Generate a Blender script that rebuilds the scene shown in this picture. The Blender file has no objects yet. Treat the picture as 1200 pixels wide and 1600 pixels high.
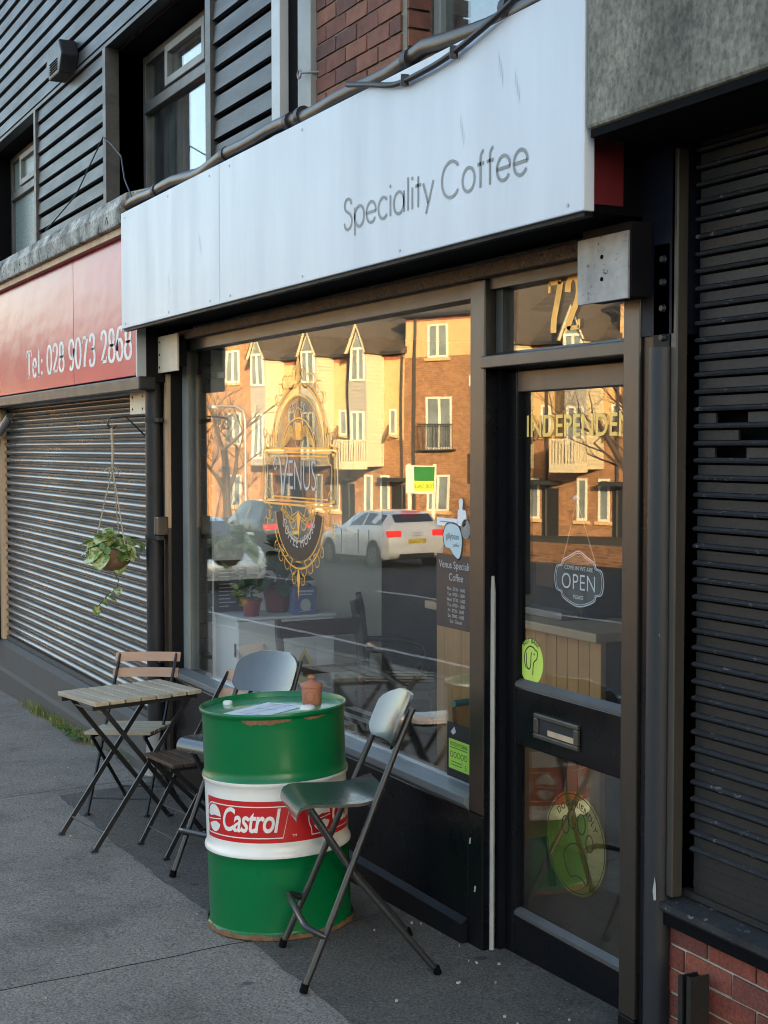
import bpy, bmesh, math, random
from mathutils import Vector, Matrix, Quaternion
R = math.radians
random.seed(7)
scn = bpy.context.scene
COL = scn.collection

# ------------------------------------------------------------------ camera
cam_d = bpy.data.cameras.new('camera'); cam = bpy.data.objects.new('camera', cam_d); COL.objects.link(cam)
cam.location = (0, -2.79, 1.85)
fw = Vector((-0.88885, 0.45611, -0.0454)); fw = Vector((fw.x*.99897, fw.y*.99897, fw.z)).normalized()
cam.rotation_euler = fw.to_track_quat('-Z', 'Y').to_euler()
cam_d.sensor_fit = 'VERTICAL'; cam_d.sensor_height = 36; cam_d.sensor_width = 27
cam_d.lens = 2200/1600*36
cam_d.clip_start = .05; cam_d.clip_end = 2000
scn.camera = cam

# ------------------------------------------------------------------ sky, sun, exposure
SUN_AZ = math.atan2(.93, .37); SUN_EL = R(11)
w = bpy.data.worlds.new('World'); scn.world = w; w.use_nodes = True
nt = w.node_tree; nt.nodes.clear()
sky = nt.nodes.new('ShaderNodeTexSky'); sky.sky_type = 'NISHITA'; sky.sun_disc = False
sky.sun_elevation = SUN_EL; sky.sun_rotation = SUN_AZ; sky.air_density = 1.0; sky.dust_density = 3.0; sky.ozone_density = .7
bg = nt.nodes.new('ShaderNodeBackground'); bg.inputs[1].default_value = .15
wo = nt.nodes.new('ShaderNodeOutputWorld'); nt.links.new(sky.outputs[0], bg.inputs[0]); nt.links.new(bg.outputs[0], wo.inputs[0])
sl = bpy.data.lights.new('sun', 'SUN'); sl.energy = 5; sl.angle = R(.5); sl.color = (1, .74, .42)
so = bpy.data.objects.new('sun', sl); COL.objects.link(so); so.location = (20, 10, 30)
sdir = Vector((math.sin(SUN_AZ)*math.cos(SUN_EL), math.cos(SUN_AZ)*math.cos(SUN_EL), math.sin(SUN_EL)))
so.rotation_euler = (-sdir).to_track_quat('-Z', 'Y').to_euler()
scn.view_settings.view_transform = 'Standard'; scn.view_settings.look = 'None'
scn.view_settings.exposure = 2.52; scn.view_settings.gamma = 1
scn.render.engine = 'CYCLES'
scn.cycles.use_denoising = True
scn.cycles.filter_width = 1.1
scn.cycles.max_bounces = 10; scn.cycles.diffuse_bounces = 4; scn.cycles.glossy_bounces = 5
scn.cycles.transparent_max_bounces = 24; scn.cycles.sample_clamp_indirect = 6
scn.cycles.caustics_reflective = False; scn.cycles.caustics_refractive = False

# ------------------------------------------------------------------ materials
MAT = {}
def nodes(name):
    m = bpy.data.materials.new(name); m.use_nodes = True
    t = m.node_tree; t.nodes.clear()
    o = t.nodes.new('ShaderNodeOutputMaterial'); MAT[name] = m
    return m, t, o
def N(t, typ, **kw):
    n = t.nodes.new('ShaderNode'+typ)
    for k, v in kw.items():
        if k.startswith('i_'): n.inputs[k[2:].replace('_', ' ')].default_value = v
        else: setattr(n, k, v)
    return n
def ramp(t, src, stops):
    r = N(t, 'ValToRGB'); e = r.color_ramp.elements
    while len(e) < len(stops): e.new(.5)
    for i, (p, c) in enumerate(stops):
        e[i].position = p; e[i].color = c if len(c) == 4 else (*c, 1)
    t.links.new(src, r.inputs[0]); return r.outputs[0]
def mix(t, fac, a, b, mode='MIX'):
    n = N(t, 'Mix', data_type='RGBA', blend_type=mode)
    for i, v in ((0, fac), (6, a), (7, b)):
        if hasattr(v, 'is_output') or hasattr(v, 'node'): t.links.new(v, n.inputs[i])
        else: n.inputs[i].default_value = v if i == 0 else ((*v, 1) if len(v) == 3 else v)
    return n.outputs[2]
def coord(t, scale=(1, 1, 1)):
    c = N(t, 'TexCoord'); mp = N(t, 'Mapping'); mp.inputs['Scale'].default_value = scale
    oi = N(t, 'ObjectInfo'); sc_ = N(t, 'VectorMath', operation='SCALE'); sc_.inputs[0].default_value = (7.3, 3.1, 5.7)
    t.links.new(oi.outputs['Random'], sc_.inputs['Scale']); ad_ = N(t, 'VectorMath', operation='ADD')
    t.links.new(c.outputs['Object'], ad_.inputs[0]); t.links.new(sc_.outputs[0], ad_.inputs[1])
    t.links.new(ad_.outputs[0], mp.inputs[0]); return mp.outputs[0]
def noise(t, vec, scale, detail=4, rough=.6, dist=0):
    n = N(t, 'TexNoise'); n.inputs['Scale'].default_value = scale; n.inputs['Detail'].default_value = detail
    n.inputs['Roughness'].default_value = rough; n.inputs['Distortion'].default_value = dist
    t.links.new(vec, n.inputs['Vector']); return n.outputs[0]
def pbsdf(t, o, color, rough, metal=0, spec=.5, coat=0):
    p = N(t, 'BsdfPrincipled')
    for k, v in (('Base Color', color), ('Roughness', rough)):
        if hasattr(v, 'node'): t.links.new(v, p.inputs[k])
        else: p.inputs[k].default_value = (*v, 1) if k == 'Base Color' else v
    p.inputs['Metallic'].default_value = metal; p.inputs['Specular IOR Level'].default_value = spec
    p.inputs['Coat Weight'].default_value = coat; p.inputs['Coat Roughness'].default_value = .08
    t.links.new(p.outputs[0], o.inputs[0]); return p
def bump(t, p, h, strength=.3, dist=.002):
    b = N(t, 'Bump'); b.inputs['Strength'].default_value = strength; b.inputs['Distance'].default_value = dist
    t.links.new(h, b.inputs['Height']); t.links.new(b.outputs[0], p.inputs['Normal']); return b

def worn(name, c, rough=.5, c2=None, amt=.5, scale=6, stretch=(1, 1, 1), metal=0, spec=.5, bs=.25, bscale=120, chips=None, chipt=.68, chipscale=45, coat=0, rvar=.15, grain=0):
    """a painted / natural surface: two-scale colour drift, roughness drift, fine relief, optional chips"""
    m, t, o = nodes(name)
    v = coord(t, stretch)
    if c2 is None: c2 = tuple(x*.72 for x in c)
    n1 = noise(t, v, scale, 6, .65)
    f = ramp(t, n1, [(.32, (0, 0, 0)), (.68, (1, 1, 1))])
    fm = N(t, 'Math', operation='MULTIPLY'); t.links.new(f, fm.inputs[0]); fm.inputs[1].default_value = amt
    col = mix(t, fm.outputs[0], c, c2)
    n2 = noise(t, v, bscale, 3, .6)
    if grain: col = mix(t, grain, col, ramp(t, n2, [(.3, (.25, .25, .25)), (.5, (.95, .95, .95)), (.72, (1.7, 1.7, 1.65))]), 'MULTIPLY')
    if chips:
        n3 = noise(t, v, chipscale, 5, .75)
        cf = ramp(t, n3, [(chipt, (0, 0, 0)), (chipt+.02, (1, 1, 1))])
        col = mix(t, cf, col, chips)
    rr = N(t, 'MapRange'); t.links.new(n1, rr.inputs[0])
    rr.inputs[3].default_value = max(.03, rough-rvar); rr.inputs[4].default_value = min(1, rough+rvar)
    p = pbsdf(t, o, col, rr.outputs[0], metal, spec, coat)
    if bs > 0: bump(t, p, n2, bs, .0015)
    return m

worn('black_paint', (.005, .0055, .008), .5, (.009, .0085, .009), .8, 5, spec=.12, chips=(.16, .15, .13), chipt=.74, chipscale=60)
worn('black_gloss', (.003, .0035, .006), .28, (.006, .006, .007), .7, 4, spec=.3, rvar=.06, chips=(.2, .19, .17), chipt=.78, chipscale=50, bs=.12)
worn('brown_bounce_tint', (.030, .023, .017), .36, (.016, .013, .011), .8, 7, spec=.65, rvar=.1, stretch=(1, 1, .35), chips=(.12, .1, .08), chipt=.72)  # dark post paint with warm bounce off the lit houses tinted in
worn('board_black', (.045, .046, .049), .5, (.021, .022, .024), .9, 3.0, grain=.35, stretch=(.5, 1, 2.5), spec=.5, bs=.4, bscale=60, chips=(.13, .135, .14), chipt=.70, chipscale=14)
worn('recess_black', (.003, .003, .004), .9, spec=.1)
worn('sign_white', (.57, .615, .68), .42, (.47, .51, .57), .55, 5, stretch=(1, 1, .12), bs=.05, bscale=300, chips=(.5, .51, .53), chipt=.735, chipscale=9)
worn('guide_grey', (.05, .043, .036), .45, (.026, .023, .02), .8, 9, stretch=(1, 1, .3), chips=(.2, .2, .2), chipt=.70)
worn('bronze', (.10, .085, .065), .45, (.05, .042, .034), .7, 20, metal=.4)
worn('sill_grey', (.16, .175, .185), .45, (.10, .108, .115), .7, 5, stretch=(.3, 1, 1))
worn('sign_scuff', (.44, .47, .52), .5)
worn('sign_edge', (.42, .43, .45), .4)
worn('letter_grey', (.20, .215, .225), .5)
worn('letter_white', (.8, .8, .8), .5)
worn('pvc_grey', (.24, .25, .24), .5, (.18, .185, .18), .6)
worn('pvc_dark', (.085, .085, .085), .45, (.05, .05, .05), .6)
worn('frame_brown', (.035, .032, .03), .36, (.02, .019, .018), .6, spec=.6, rvar=.1)
worn('plate_cream', (.78, .66, .50), .6, (.66, .54, .40), .6, 12, chips=(.2, .17, .13), chipt=.75)
worn('timber_strip', (.55, .38, .24), .6, (.36, .25, .16), .7, 14, stretch=(1, 1, .2), chips=(.08, .07, .06), chipt=.68)
worn('plate_steel', (.36, .37, .37), .55, (.2, .2, .2), .8, 9, metal=.3, chips=(.03, .03, .03), chipt=.63, chipscale=30)
worn('rusty_rail', (.12, .075, .045), .7, (.045, .03, .022), .9, 16, chips=(.012, .01, .01), chipt=.58, chipscale=35, bs=.5, grain=.9)
worn('concrete', (.235, .222, .18), .9, (.09, .086, .072), 1, 2.6, stretch=(1.2, 1, .8), bs=1.0, bscale=55, chips=(.4, .39, .35), chipt=.72, chipscale=22, grain=.65)
worn('ledge', (.55, .55, .50), .9, (.06, .06, .06), 1, 5, grain=.6, bs=.8, bscale=50, chips=(.035, .035, .03), chipt=.60, chipscale=9)
worn('slat_steel', (.15, .15, .148), .30, (.085, .085, .085), .8, 4, metal=.4, stretch=(.25, 1, 1), bs=.05)
worn('slat_black', (.017, .016, .0155), .55, (.010, .0098, .0098), .8, 3, spec=.35, rvar=.1, grain=.5, bs=.5, bscale=75, chips=(.13, .13, .135), chipt=.725, chipscale=34)
worn('rib_worn', (.030, .031, .034), .65, (.016, .016, .018), .9, 12, chips=(.15, .155, .16), chipt=.62, chipscale=30, bs=.5, spec=.25, grain=.5)
worn('plinth', (.048, .046, .044), .8, (.085, .08, .074), .7, 4, stretch=(1, 1, .4), bs=.5, bscale=60)
worn('pipe_black', (.012, .013, .018), .45, (.025, .025, .026), .7, 8, spec=.3, chips=(.2, .2, .2), chipt=.72)
worn('pipe_worn', (.018, .020, .026), .5, (.010, .011, .013), .8, 8, stretch=(1, 1, .3), chips=(.26, .26, .26), chipt=.69, chipscale=30)
worn('pipe_gold', (.022, .020, .018), .4, (.10, .072, .042), .8, 9, stretch=(.4, 1, 1))
worn('white_worn', (.40, .39, .36), .6, (.24, .235, .22), .7, 8)
worn('dark_red', (.17, .015, .02), .5, (.08, .01, .015), .7)
worn('blue_dark', (.004, .006, .014), .6, spec=.2)
worn('mortar_dark', (.28, .25, .2), .95, (.16, .145, .115), .8, 20, bs=.8)
worn('mortar', (.46, .42, .34), .95, (.22, .2, .16), .8, 20, bs=.8)
for i, (a, b) in enumerate((((.23, .052, .030), (.14, .034, .022)), ((.17, .042, .027), (.10, .03, .023)), ((.27, .068, .038), (.16, .046, .03)))):
    worn('brick_%d' % i, a, .85, b, 1, 11, grain=.5, bs=.9, bscale=90, chips=(.45, .36, .3), chipt=.74, chipscale=60)
for i, (a, b) in enumerate((((.21, .075, .05), (.11, .05, .04)), ((.15, .06, .045), (.08, .04, .035)), ((.27, .105, .065), (.16, .07, .05)))):
    worn('oldbrick_%d' % i, a, .9, b, .9, 12, bs=.9, bscale=80, chips=(.33, .26, .2), chipt=.72, chipscale=40)
worn('darkbrick', (.075, .062, .052), .9, (.04, .035, .03), .9, 9, bs=.9, bscale=60)
# furniture and things
worn('drum_green', (.0, .135, .04), .32, (.0, .11, .032), .6, 4, bs=.55, bscale=7, coat=.12, spec=.3, chips=(.10, .07, .04), chipt=.755, chipscale=26)
worn('drum_white', (.74, .73, .69), .35, (.6, .585, .55), .6, 6, bs=.5, bscale=7, coat=.15, chips=(.2, .14, .09), chipt=.735, chipscale=30)
worn('drum_lid', (.08, .30, .16), .22, (.04, .2, .1), .7, 7, bs=.08, bscale=20, coat=.35)
worn('rust', (.22, .115, .05), .8, (.11, .055, .03), .9, 30, bs=.6)
worn('drum_red', (.50, .012, .016), .32, (.42, .012, .015), .6, 6, bs=0)
worn('terracotta', (.38, .15, .085), .75, (.31, .12, .07), .6, 20, bs=.2)
worn('terracotta_dark', (.2, .075, .045), .8)
worn('stool_black', (.018, .018, .02), .33, (.028, .028, .03), .7, 8, bs=.06, chips=(.12, .12, .12), chipt=.78)
worn('stool_seat', (.030, .030, .030), .26, (.055, .054, .052), .7, 5, spec=.9, coat=.3, rvar=.06, stretch=(1, .12, 1), bs=.22, bscale=160)
worn('steel_black', (.012, .012, .014), .4, (.02, .02, .02), .6, 8, bs=.1)
worn('wood_grey', (.44, .37, .265), .65, (.26, .215, .15), .85, 18, stretch=(.12, 1, 1), bs=.45, bscale=90, chips=(.13, .105, .075), chipt=.72, chipscale=30)
worn('wood_red', (.42, .25, .16), .6, (.30, .175, .115), .8, 18, stretch=(.12, 1, 1), bs=.3, bscale=90)
worn('wood_dark', (.07, .04, .025), .5, (.035, .02, .013), .8, 12, stretch=(.2, 1, 1))
worn('jute', (.42, .35, .26), .9)
worn('coir', (.24, .15, .085), .95, (.1, .06, .035), .9, 40, bs=1, bscale=120)
worn('paper', (.66, .70, .74), .5, (.5, .56, .62), .7, 30, bs=0)
worn('cap_white', (.7, .72, .70), .4)
# interior
worn('plaster_white', (.86, .86, .83), .7, (.80, .80, .78), .5, 3, bs=.1)
worn('cabinet_white', (.86, .87, .87), .4, (.80, .81, .81), .5, 3, bs=.04)
worn('wall_dark', (.11, .095, .08), .8)
worn('floor_dark', (.26, .19, .13), .5, (.17, .125, .085), .8, 6, stretch=(.2, 1, 1))
worn('wood_warm', (.66, .36, .14), .5, (.46, .235, .085), .8, 9, stretch=(1, 1, .12), bs=.2)
worn('wood_top', (.60, .43, .28), .45, (.45, .31, .2), .7, 9, stretch=(.15, 1, 1))
worn('chalk_black', (.012, .012, .012), .7)
worn('pot_red', (.30, .045, .04), .4, (.24, .035, .03), .5)
worn('pot_maroon', (.17, .03, .032), .45)
worn('box_blue', (.11, .16, .36), .5, (.2, .26, .45), .6, 20)
worn('label_yellow', (.75, .55, .03), .5)
worn('teal', (.08, .22, .22), .5)
worn('ceramic', (.75, .75, .73), .2, bs=0)
worn('cushion_light', (.5, .45, .36), .85); worn('cushion_dark', (.05, .035, .03), .85)
# prints
worn('gold', (.80, .47, .10), .35, (.62, .35, .07), .5, 20, metal=.35, bs=0)
worn('gold_light', (.85, .62, .16), .4, (.7, .46, .1), .5, 20, metal=.2, bs=0)
worn('venus_grey', (.55, .56, .58), .5, bs=0)
worn('print_black', (.01, .01, .011), .5, bs=0)
worn('sticker_lime', (.55, .72, .12), .45, bs=0)
worn('sticker_white', (.78, .80, .82), .45, bs=0)
worn('sticker_blue', (.45, .6, .66), .45, bs=0)
worn('hygiene_green', (.36, .62, .08), .45, bs=0)
worn('board_dark', (.018, .019, .025), .45, bs=0)
worn('chalk_line', (.45, .45, .45), .8, bs=0)
# street and houses opposite
worn('render_yellow', (.60, .39, .185), .85, (.48, .31, .145), .8, 4, bs=.3, grain=.3, bscale=14)
worn('clad_cream', (.53, .46, .31), .7, (.45, .39, .26), .5, 3)
worn('clad_shade_grey', (.33, .31, .27), .75, (.28, .26, .23), .5, 3)  # greyer copy of the bay cladding, shade of the fronts put into the colour
worn('roof_tile', (.075, .058, .045), .85, (.045, .038, .03), .9, 3, bs=.5, bscale=20)
worn('window_frame', (.7, .66, .56), .5)
worn('rail_dark', (.03, .03, .03), .5)
worn('dish_brown', (.2, .13, .09), .5)
worn('dentil_red', (.34, .12, .07), .85)
worn('bark', (.075, .055, .04), .9, bs=.5)
worn('galv', (.3, .3, .3), .5, metal=.5)
worn('car_white', (.74, .74, .72), .2, bs=0, coat=.8, amt=.1); worn('car_black', (.015, .018, .02), .2, bs=0, coat=.8, amt=.1)
worn('car_silver', (.45, .52, .58), .25, metal=.4, bs=0, coat=.8, amt=.1)
worn('tyre', (.02, .02, .02), .8); worn('rim', (.35, .35, .36), .35, metal=.7)
m = worn('lamp_red', (.45, .01, .012), .2, bs=0)
_p = [n for n in m.node_tree.nodes if n.type == 'BSDF_PRINCIPLED'][0]; _p.inputs['Emission Color'].default_value = (1, .03, .02, 1); _p.inputs['Emission Strength'].default_value = .5
worn('lamp_clear', (.7, .72, .74), .15, bs=0)
worn('plate_yellow', (.7, .5, .05), .4, bs=0); worn('board_green', (.03, .2, .04), .5, bs=0)
worn('board_lime', (.7, .7, .05), .5, bs=0)

def brick_mat(name, c1, c2, mo, scale=1.0, sc=None):
    m, t, o = nodes(name)
    c = N(t, 'TexCoord'); sp = N(t, 'SeparateXYZ'); t.links.new(c.outputs['Object'], sp.inputs[0])
    cb = N(t, 'CombineXYZ'); t.links.new(sp.outputs[0], cb.inputs[0]); t.links.new(sp.outputs[2], cb.inputs[1])
    b = N(t, 'TexBrick'); t.links.new(cb.outputs[0], b.inputs[0])
    b.inputs['Color1'].default_value = (*c1, 1); b.inputs['Color2'].default_value = (*c2, 1); b.inputs['Mortar'].default_value = (*mo, 1)
    b.inputs['Scale'].default_value = 1; b.inputs['Brick Width'].default_value = .225*scale; b.inputs['Row Height'].default_value = .075*scale
    b.inputs['Mortar Size'].default_value = .006*scale
    n = noise(t, c.outputs['Object'], 4.5, 6, .8)
    col = mix(t, .75, b.outputs[0], ramp(t, n, [(.3, (.25, .25, .25)), (.7, (1, 1, 1))]), 'MULTIPLY')
    p = pbsdf(t, o, col, .88); bump(t, p, b.outputs[1], -.4, .01)
brick_mat('brick_far', (.46, .22, .095), (.25, .11, .05), (.42, .30, .18))
brick_mat('brick_far_orange', (.54, .28, .125), (.42, .20, .09), (.50, .36, .22))

def asphalt(name, c, c2, sp=.16, stain=.75, crack=False):
    m, t, o = nodes(name); v = coord(t)
    agg = noise(t, v, 92, 5, .8); big = noise(t, v, 1.6, 6, .7); mid = noise(t, v, 9, 5, .7)
    col = mix(t, ramp(t, agg, [(.33, (0, 0, 0)), (.7, (1, 1, 1))]), c2, c)
    col = mix(t, stain, col, ramp(t, big, [(.28, (.42, .42, .43)), (.5, (.9, .9, .9)), (.62, (1.0, 1, 1)), (.8, (1.25, 1.24, 1.2))]), 'MULTIPLY')
    col = mix(t, .4, col, ramp(t, mid, [(.28, (.4, .4, .4)), (.45, (1, 1, 1))]), 'MULTIPLY')
    vo = N(t, 'TexVoronoi'); vo.inputs['Scale'].default_value = 38; t.links.new(v, vo.inputs['Vector'])
    spk = ramp(t, vo.outputs['Distance'], [(.0, (1, 1, 1)), (.10, (1, 1, 1)), (.13, (0, 0, 0))])
    sel = N(t, 'Math', operation='GREATER_THAN'); sx = N(t, 'SeparateColor'); t.links.new(vo.outputs['Color'], sx.inputs[0])
    t.links.new(sx.outputs[0], sel.inputs[0]); sel.inputs[1].default_value = .86
    sf = N(t, 'Math', operation='MULTIPLY'); t.links.new(spk, sf.inputs[0]); t.links.new(sel.outputs[0], sf.inputs[1])
    col = mix(t, sf.outputs[0], col, (sp*2, sp*2, sp*1.9))
    vo2 = N(t, 'TexVoronoi'); vo2.inputs['Scale'].default_value = 2.6; t.links.new(v, vo2.inputs['Vector'])
    nd = noise(t, v, 22, 4, .7); ad = N(t, 'Math', operation='MULTIPLY_ADD'); t.links.new(nd, ad.inputs[0]); ad.inputs[1].default_value = .13; t.links.new(vo2.outputs['Distance'], ad.inputs[2])
    gum = ramp(t, ad.outputs[0], [(.0, (.45, .45, .45)), (.125, (.5, .5, .5)), (.15, (1, 1, 1))])
    col = mix(t, 1, col, gum, 'MULTIPLY')
    p = pbsdf(t, o, col, .9, spec=.25); bump(t, p, agg, 1.0, .006)
    return m
asphalt('tarmac', (.40, .36, .31), (.045, .042, .037))
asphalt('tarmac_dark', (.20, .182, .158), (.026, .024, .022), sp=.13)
asphalt('road', (.06, .06, .062), (.035, .035, .036), sp=.08)
asphalt('earth', (.07, .07, .06), (.04, .045, .03), sp=.08)

def glass(name, f0=.05, tint=(.98, .99, .985), rough=.0, wav=.0, ws=3, dirt=.0):
    m, t, o = nodes(name)
    g = N(t, 'NewGeometry'); d = N(t, 'VectorMath', operation='DOT_PRODUCT')
    t.links.new(g.outputs['Incoming'], d.inputs[0]); t.links.new(g.outputs['Normal'], d.inputs[1])
    a = N(t, 'Math', operation='ABSOLUTE'); t.links.new(d.outputs['Value'], a.inputs[0])
    s = N(t, 'Math', operation='SUBTRACT'); s.inputs[0].default_value = 1; t.links.new(a.outputs[0], s.inputs[1])
    q = N(t, 'Math', operation='POWER'); t.links.new(s.outputs[0], q.inputs[0]); q.inputs[1].default_value = 5
    e = N(t, 'Math', operation='MULTIPLY_ADD'); t.links.new(q.outputs[0], e.inputs[0]); e.inputs[1].default_value = 1-f0; e.inputs[2].default_value = f0
    tr = N(t, 'BsdfTransparent'); tr.inputs[0].default_value = (*tint, 1)
    gl = N(t, 'BsdfGlossy'); gl.inputs['Roughness'].default_value = rough; gl.inputs['Color'].default_value = (1, 1, 1, 1)
    if wav:
        b = N(t, 'Bump'); b.inputs['Strength'].default_value = wav; b.inputs['Distance'].default_value = .01
        t.links.new(noise(t, coord(t), ws, 1, .4), b.inputs['Height']); t.links.new(b.outputs[0], gl.inputs['Normal'])
    mx = N(t, 'MixShader'); t.links.new(e.outputs[0], mx.inputs[0]); t.links.new(tr.outputs[0], mx.inputs[1]); t.links.new(gl.outputs[0], mx.inputs[2])
    out = mx.outputs[0]
    if dirt:
        df = N(t, 'BsdfDiffuse'); df.inputs[0].default_value = (.5, .5, .48, 1)
        n = noise(t, coord(t, (1, 1, .5)), 5, 6, .7); f = ramp(t, n, [(.35, (0, 0, 0)), (.8, (dirt, dirt, dirt))])
        m2 = N(t, 'MixShader'); t.links.new(f, m2.inputs[0]); t.links.new(out, m2.inputs[1]); t.links.new(df.outputs[0], m2.inputs[2]); out = m2.outputs[0]
    t.links.new(out, o.inputs[0]); return m
glass('shop_glass', .12, wav=.03, ws=2.2, dirt=.02)
glass('door_glass', .10, wav=.01, ws=1.5, dirt=.02)
glass('room_glass', .10, tint=(.8, .84, .85), wav=.02, ws=1.5, dirt=.1)
glass('acrylic', .06, tint=(.8, .8, .8), dirt=.25)
worn('house_pane', (.22, .26, .27), .12, (.10, .12, .12), .8, 1.2, bs=0, spec=.8, rvar=.05)
worn('dark_pane', (.03, .035, .04), .06, bs=0, spec=1.0, rvar=.02)
worn('frosted', (.16, .21, .22), .3, (.25, .3, .31), .6, 60, bs=.6, bscale=150)

# glossy red sign skin, slightly buckled
m, t, o = nodes('sign_red'); v = coord(t, (1, 1, 1.6))
n1 = noise(t, v, 1.2, 3, .5)
p = pbsdf(t, o, mix(t, ramp(t, n1, [(.35, (0, 0, 0)), (.7, (1, 1, 1))]), (.46, .032, .10), (.40, .03, .09)), .2, spec=.17)
bump(t, p, noise(t, v, 2.2, 2, .5), .25, .02)
# translucent yellow film of the oval door sticker
m, t, o = nodes('film_yellow')
tr = N(t, 'BsdfTransparent'); tr.inputs[0].default_value = (.85, .8, .42, 1)
df = N(t, 'BsdfPrincipled'); df.inputs['Base Color'].default_value = (.42, .36, .10, 1); df.inputs['Roughness'].default_value = .1; df.inputs['Specular IOR Level'].default_value = 1
mx = N(t, 'MixShader'); mx.inputs[0].default_value = .2
t.links.new(tr.outputs[0], mx.inputs[1]); t.links.new(df.outputs[0], mx.inputs[2])
gl = N(t, 'BsdfGlossy'); gl.inputs['Roughness'].default_value = .0; gl.inputs['Color'].default_value = (1, .92, .55, 1)
mz = N(t, 'MixShader'); mz.inputs[0].default_value = .42
t.links.new(mx.outputs[0], mz.inputs[1]); t.links.new(gl.outputs[0], mz.inputs[2]); t.links.new(mz.outputs[0], o.inputs[0])
m, t, o = nodes('film_grey')
tr = N(t, 'BsdfTransparent'); tr.inputs[0].default_value = (.8, .8, .8, 1)
df = N(t, 'BsdfDiffuse'); df.inputs[0].default_value = (.10, .10, .11, 1)
mx = N(t, 'MixShader'); mx.inputs[0].default_value = .22
t.links.new(tr.outputs[0], mx.inputs[1]); t.links.new(df.outputs[0], mx.inputs[2]); t.links.new(mx.outputs[0], o.inputs[0])
# variegated leaves
def leafmat(name, c1, c2, tr=.25):
    m, t, o = nodes(name); v = coord(t)
    n = noise(t, v, 28, 3, .6)
    col = mix(t, ramp(t, n, [(.42, (0, 0, 0)), (.58, (1, 1, 1))]), c1, c2)
    p = pbsdf(t, o, col, .4, spec=.5); tl = N(t, 'BsdfTranslucent'); t.links.new(col, tl.inputs[0])
    mx = N(t, 'MixShader'); mx.inputs[0].default_value = tr
    t.links.new(p.outputs[0], mx.inputs[1]); t.links.new(tl.outputs[0], mx.inputs[2]); t.links.new(mx.outputs[0], o.inputs[0])
leafmat('leaf_variegated', (.16, .28, .05), (.62, .66, .38))
leafmat('leaf_green', (.07, .15, .03), (.13, .22, .05))
leafmat('leaf_dark', (.02, .06, .015), (.05, .10, .03))
leafmat('grass_weed', (.14, .17, .04), (.22, .22, .08))

# ------------------------------------------------------------------ mesh helpers
class MB:
    def __init__(s): s.v = []; s.f = []
    def add(s, vs, fs):
        b = len(s.v); s.v += [tuple(x) for x in vs]; s.f += [tuple(b+i for i in f) for f in fs]; return s
    def box(s, x0, x1, y0, y1, z0, z1):
        return s.add([(x0, y0, z0), (x1, y0, z0), (x1, y1, z0), (x0, y1, z0), (x0, y0, z1), (x1, y0, z1), (x1, y1, z1), (x0, y1, z1)],
                     [(0, 3, 2, 1), (4, 5, 6, 7), (0, 1, 5, 4), (1, 2, 6, 5), (2, 3, 7, 6), (3, 0, 4, 7)])
    def obox(s, c, ax, ay, az, hx, hy, hz):
        c, ax, ay, az = map(Vector, (c, ax, ay, az)); vs = []
        for k in (-1, 1):
            for i, j in ((-1, -1), (1, -1), (1, 1), (-1, 1)): vs.append(c+ax*hx*i+ay*hy*j+az*hz*k)
        return s.add(vs, [(0, 3, 2, 1), (4, 5, 6, 7), (0, 1, 5, 4), (1, 2, 6, 5), (2, 3, 7, 6), (3, 0, 4, 7)])
    def tube(s, pts, r, n=10, cap=True):
        pts = [Vector(p) for p in pts]; rs = r if isinstance(r, (list, tuple)) else [r]*len(pts)
        rings = []; prev = None
        for i, p in enumerate(pts):
            d = (pts[min(i+1, len(pts)-1)]-pts[max(i-1, 0)]).normalized()
            if prev is None:
                a = Vector((0, 0, 1)) if abs(d.z) < .9 else Vector((1, 0, 0)); u = d.cross(a).normalized()
            else:
                u = (prev-d*prev.dot(d)).normalized()
            prev = u; w_ = d.cross(u)
            rings.append([p+(u*math.cos(k*math.tau/n)+w_*math.sin(k*math.tau/n))*rs[i] for k in range(n)])
        vs = [q for rg in rings for q in rg]; fs = []
        for i in range(len(pts)-1):
            for k in range(n): fs.append((i*n+k, i*n+(k+1) % n, (i+1)*n+(k+1) % n, (i+1)*n+k))
        if cap: fs.append(tuple(reversed(range(n)))); fs.append(tuple((len(pts)-1)*n+k for k in range(n)))
        return s.add(vs, fs)
    def lathe(s, prof, n=48, c=(0, 0, 0), close=False, a0=0, a1=math.tau):
        full = abs(a1-a0-math.tau) < 1e-6; m_ = n if full else n+1; vs = []
        for r, z in prof:
            for k in range(m_):
                a = a0+(a1-a0)*k/n; vs.append((c[0]+r*math.cos(a), c[1]+r*math.sin(a), c[2]+z))
        fs = []
        for i in range(len(prof)-1):
            for k in range(n):
                k2 = (k+1) % m_ if full else k+1
                fs.append((i*m_+k, i*m_+k2, (i+1)*m_+k2, (i+1)*m_+k))
        if close: fs.append(tuple(reversed(range(m_)))); fs.append(tuple((len(prof)-1)*m_+k for k in range(m_)))
        return s.add(vs, fs)
    def prism(s, poly, axis, a, b):
        """poly in the two other axes (order x,y,z without axis), extruded from a to b"""
        n = len(poly)
        def P(q, t):
            return {'x': (t, q[0], q[1]), 'y': (q[0], t, q[1]), 'z': (q[0], q[1], t)}[axis]
        return s.add([P(q, a) for q in poly]+[P(q, b) for q in poly],
                     [tuple(range(n)), tuple(reversed(range(n, 2*n)))]+[(i, i+n, (i+1) % n+n, (i+1) % n) for i in range(n)])
    def mesh(s, name, smooth=None):
        me = bpy.data.meshes.new(name); me.from_pydata(s.v, [], s.f)
        bm = bmesh.new(); bm.from_mesh(me); bmesh.ops.recalc_face_normals(bm, faces=bm.faces); bm.to_mesh(me); bm.free()
        if smooth:
            me.shade_smooth(); me.set_sharp_from_angle(angle=R(smooth))
        me.update(); return me

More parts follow.
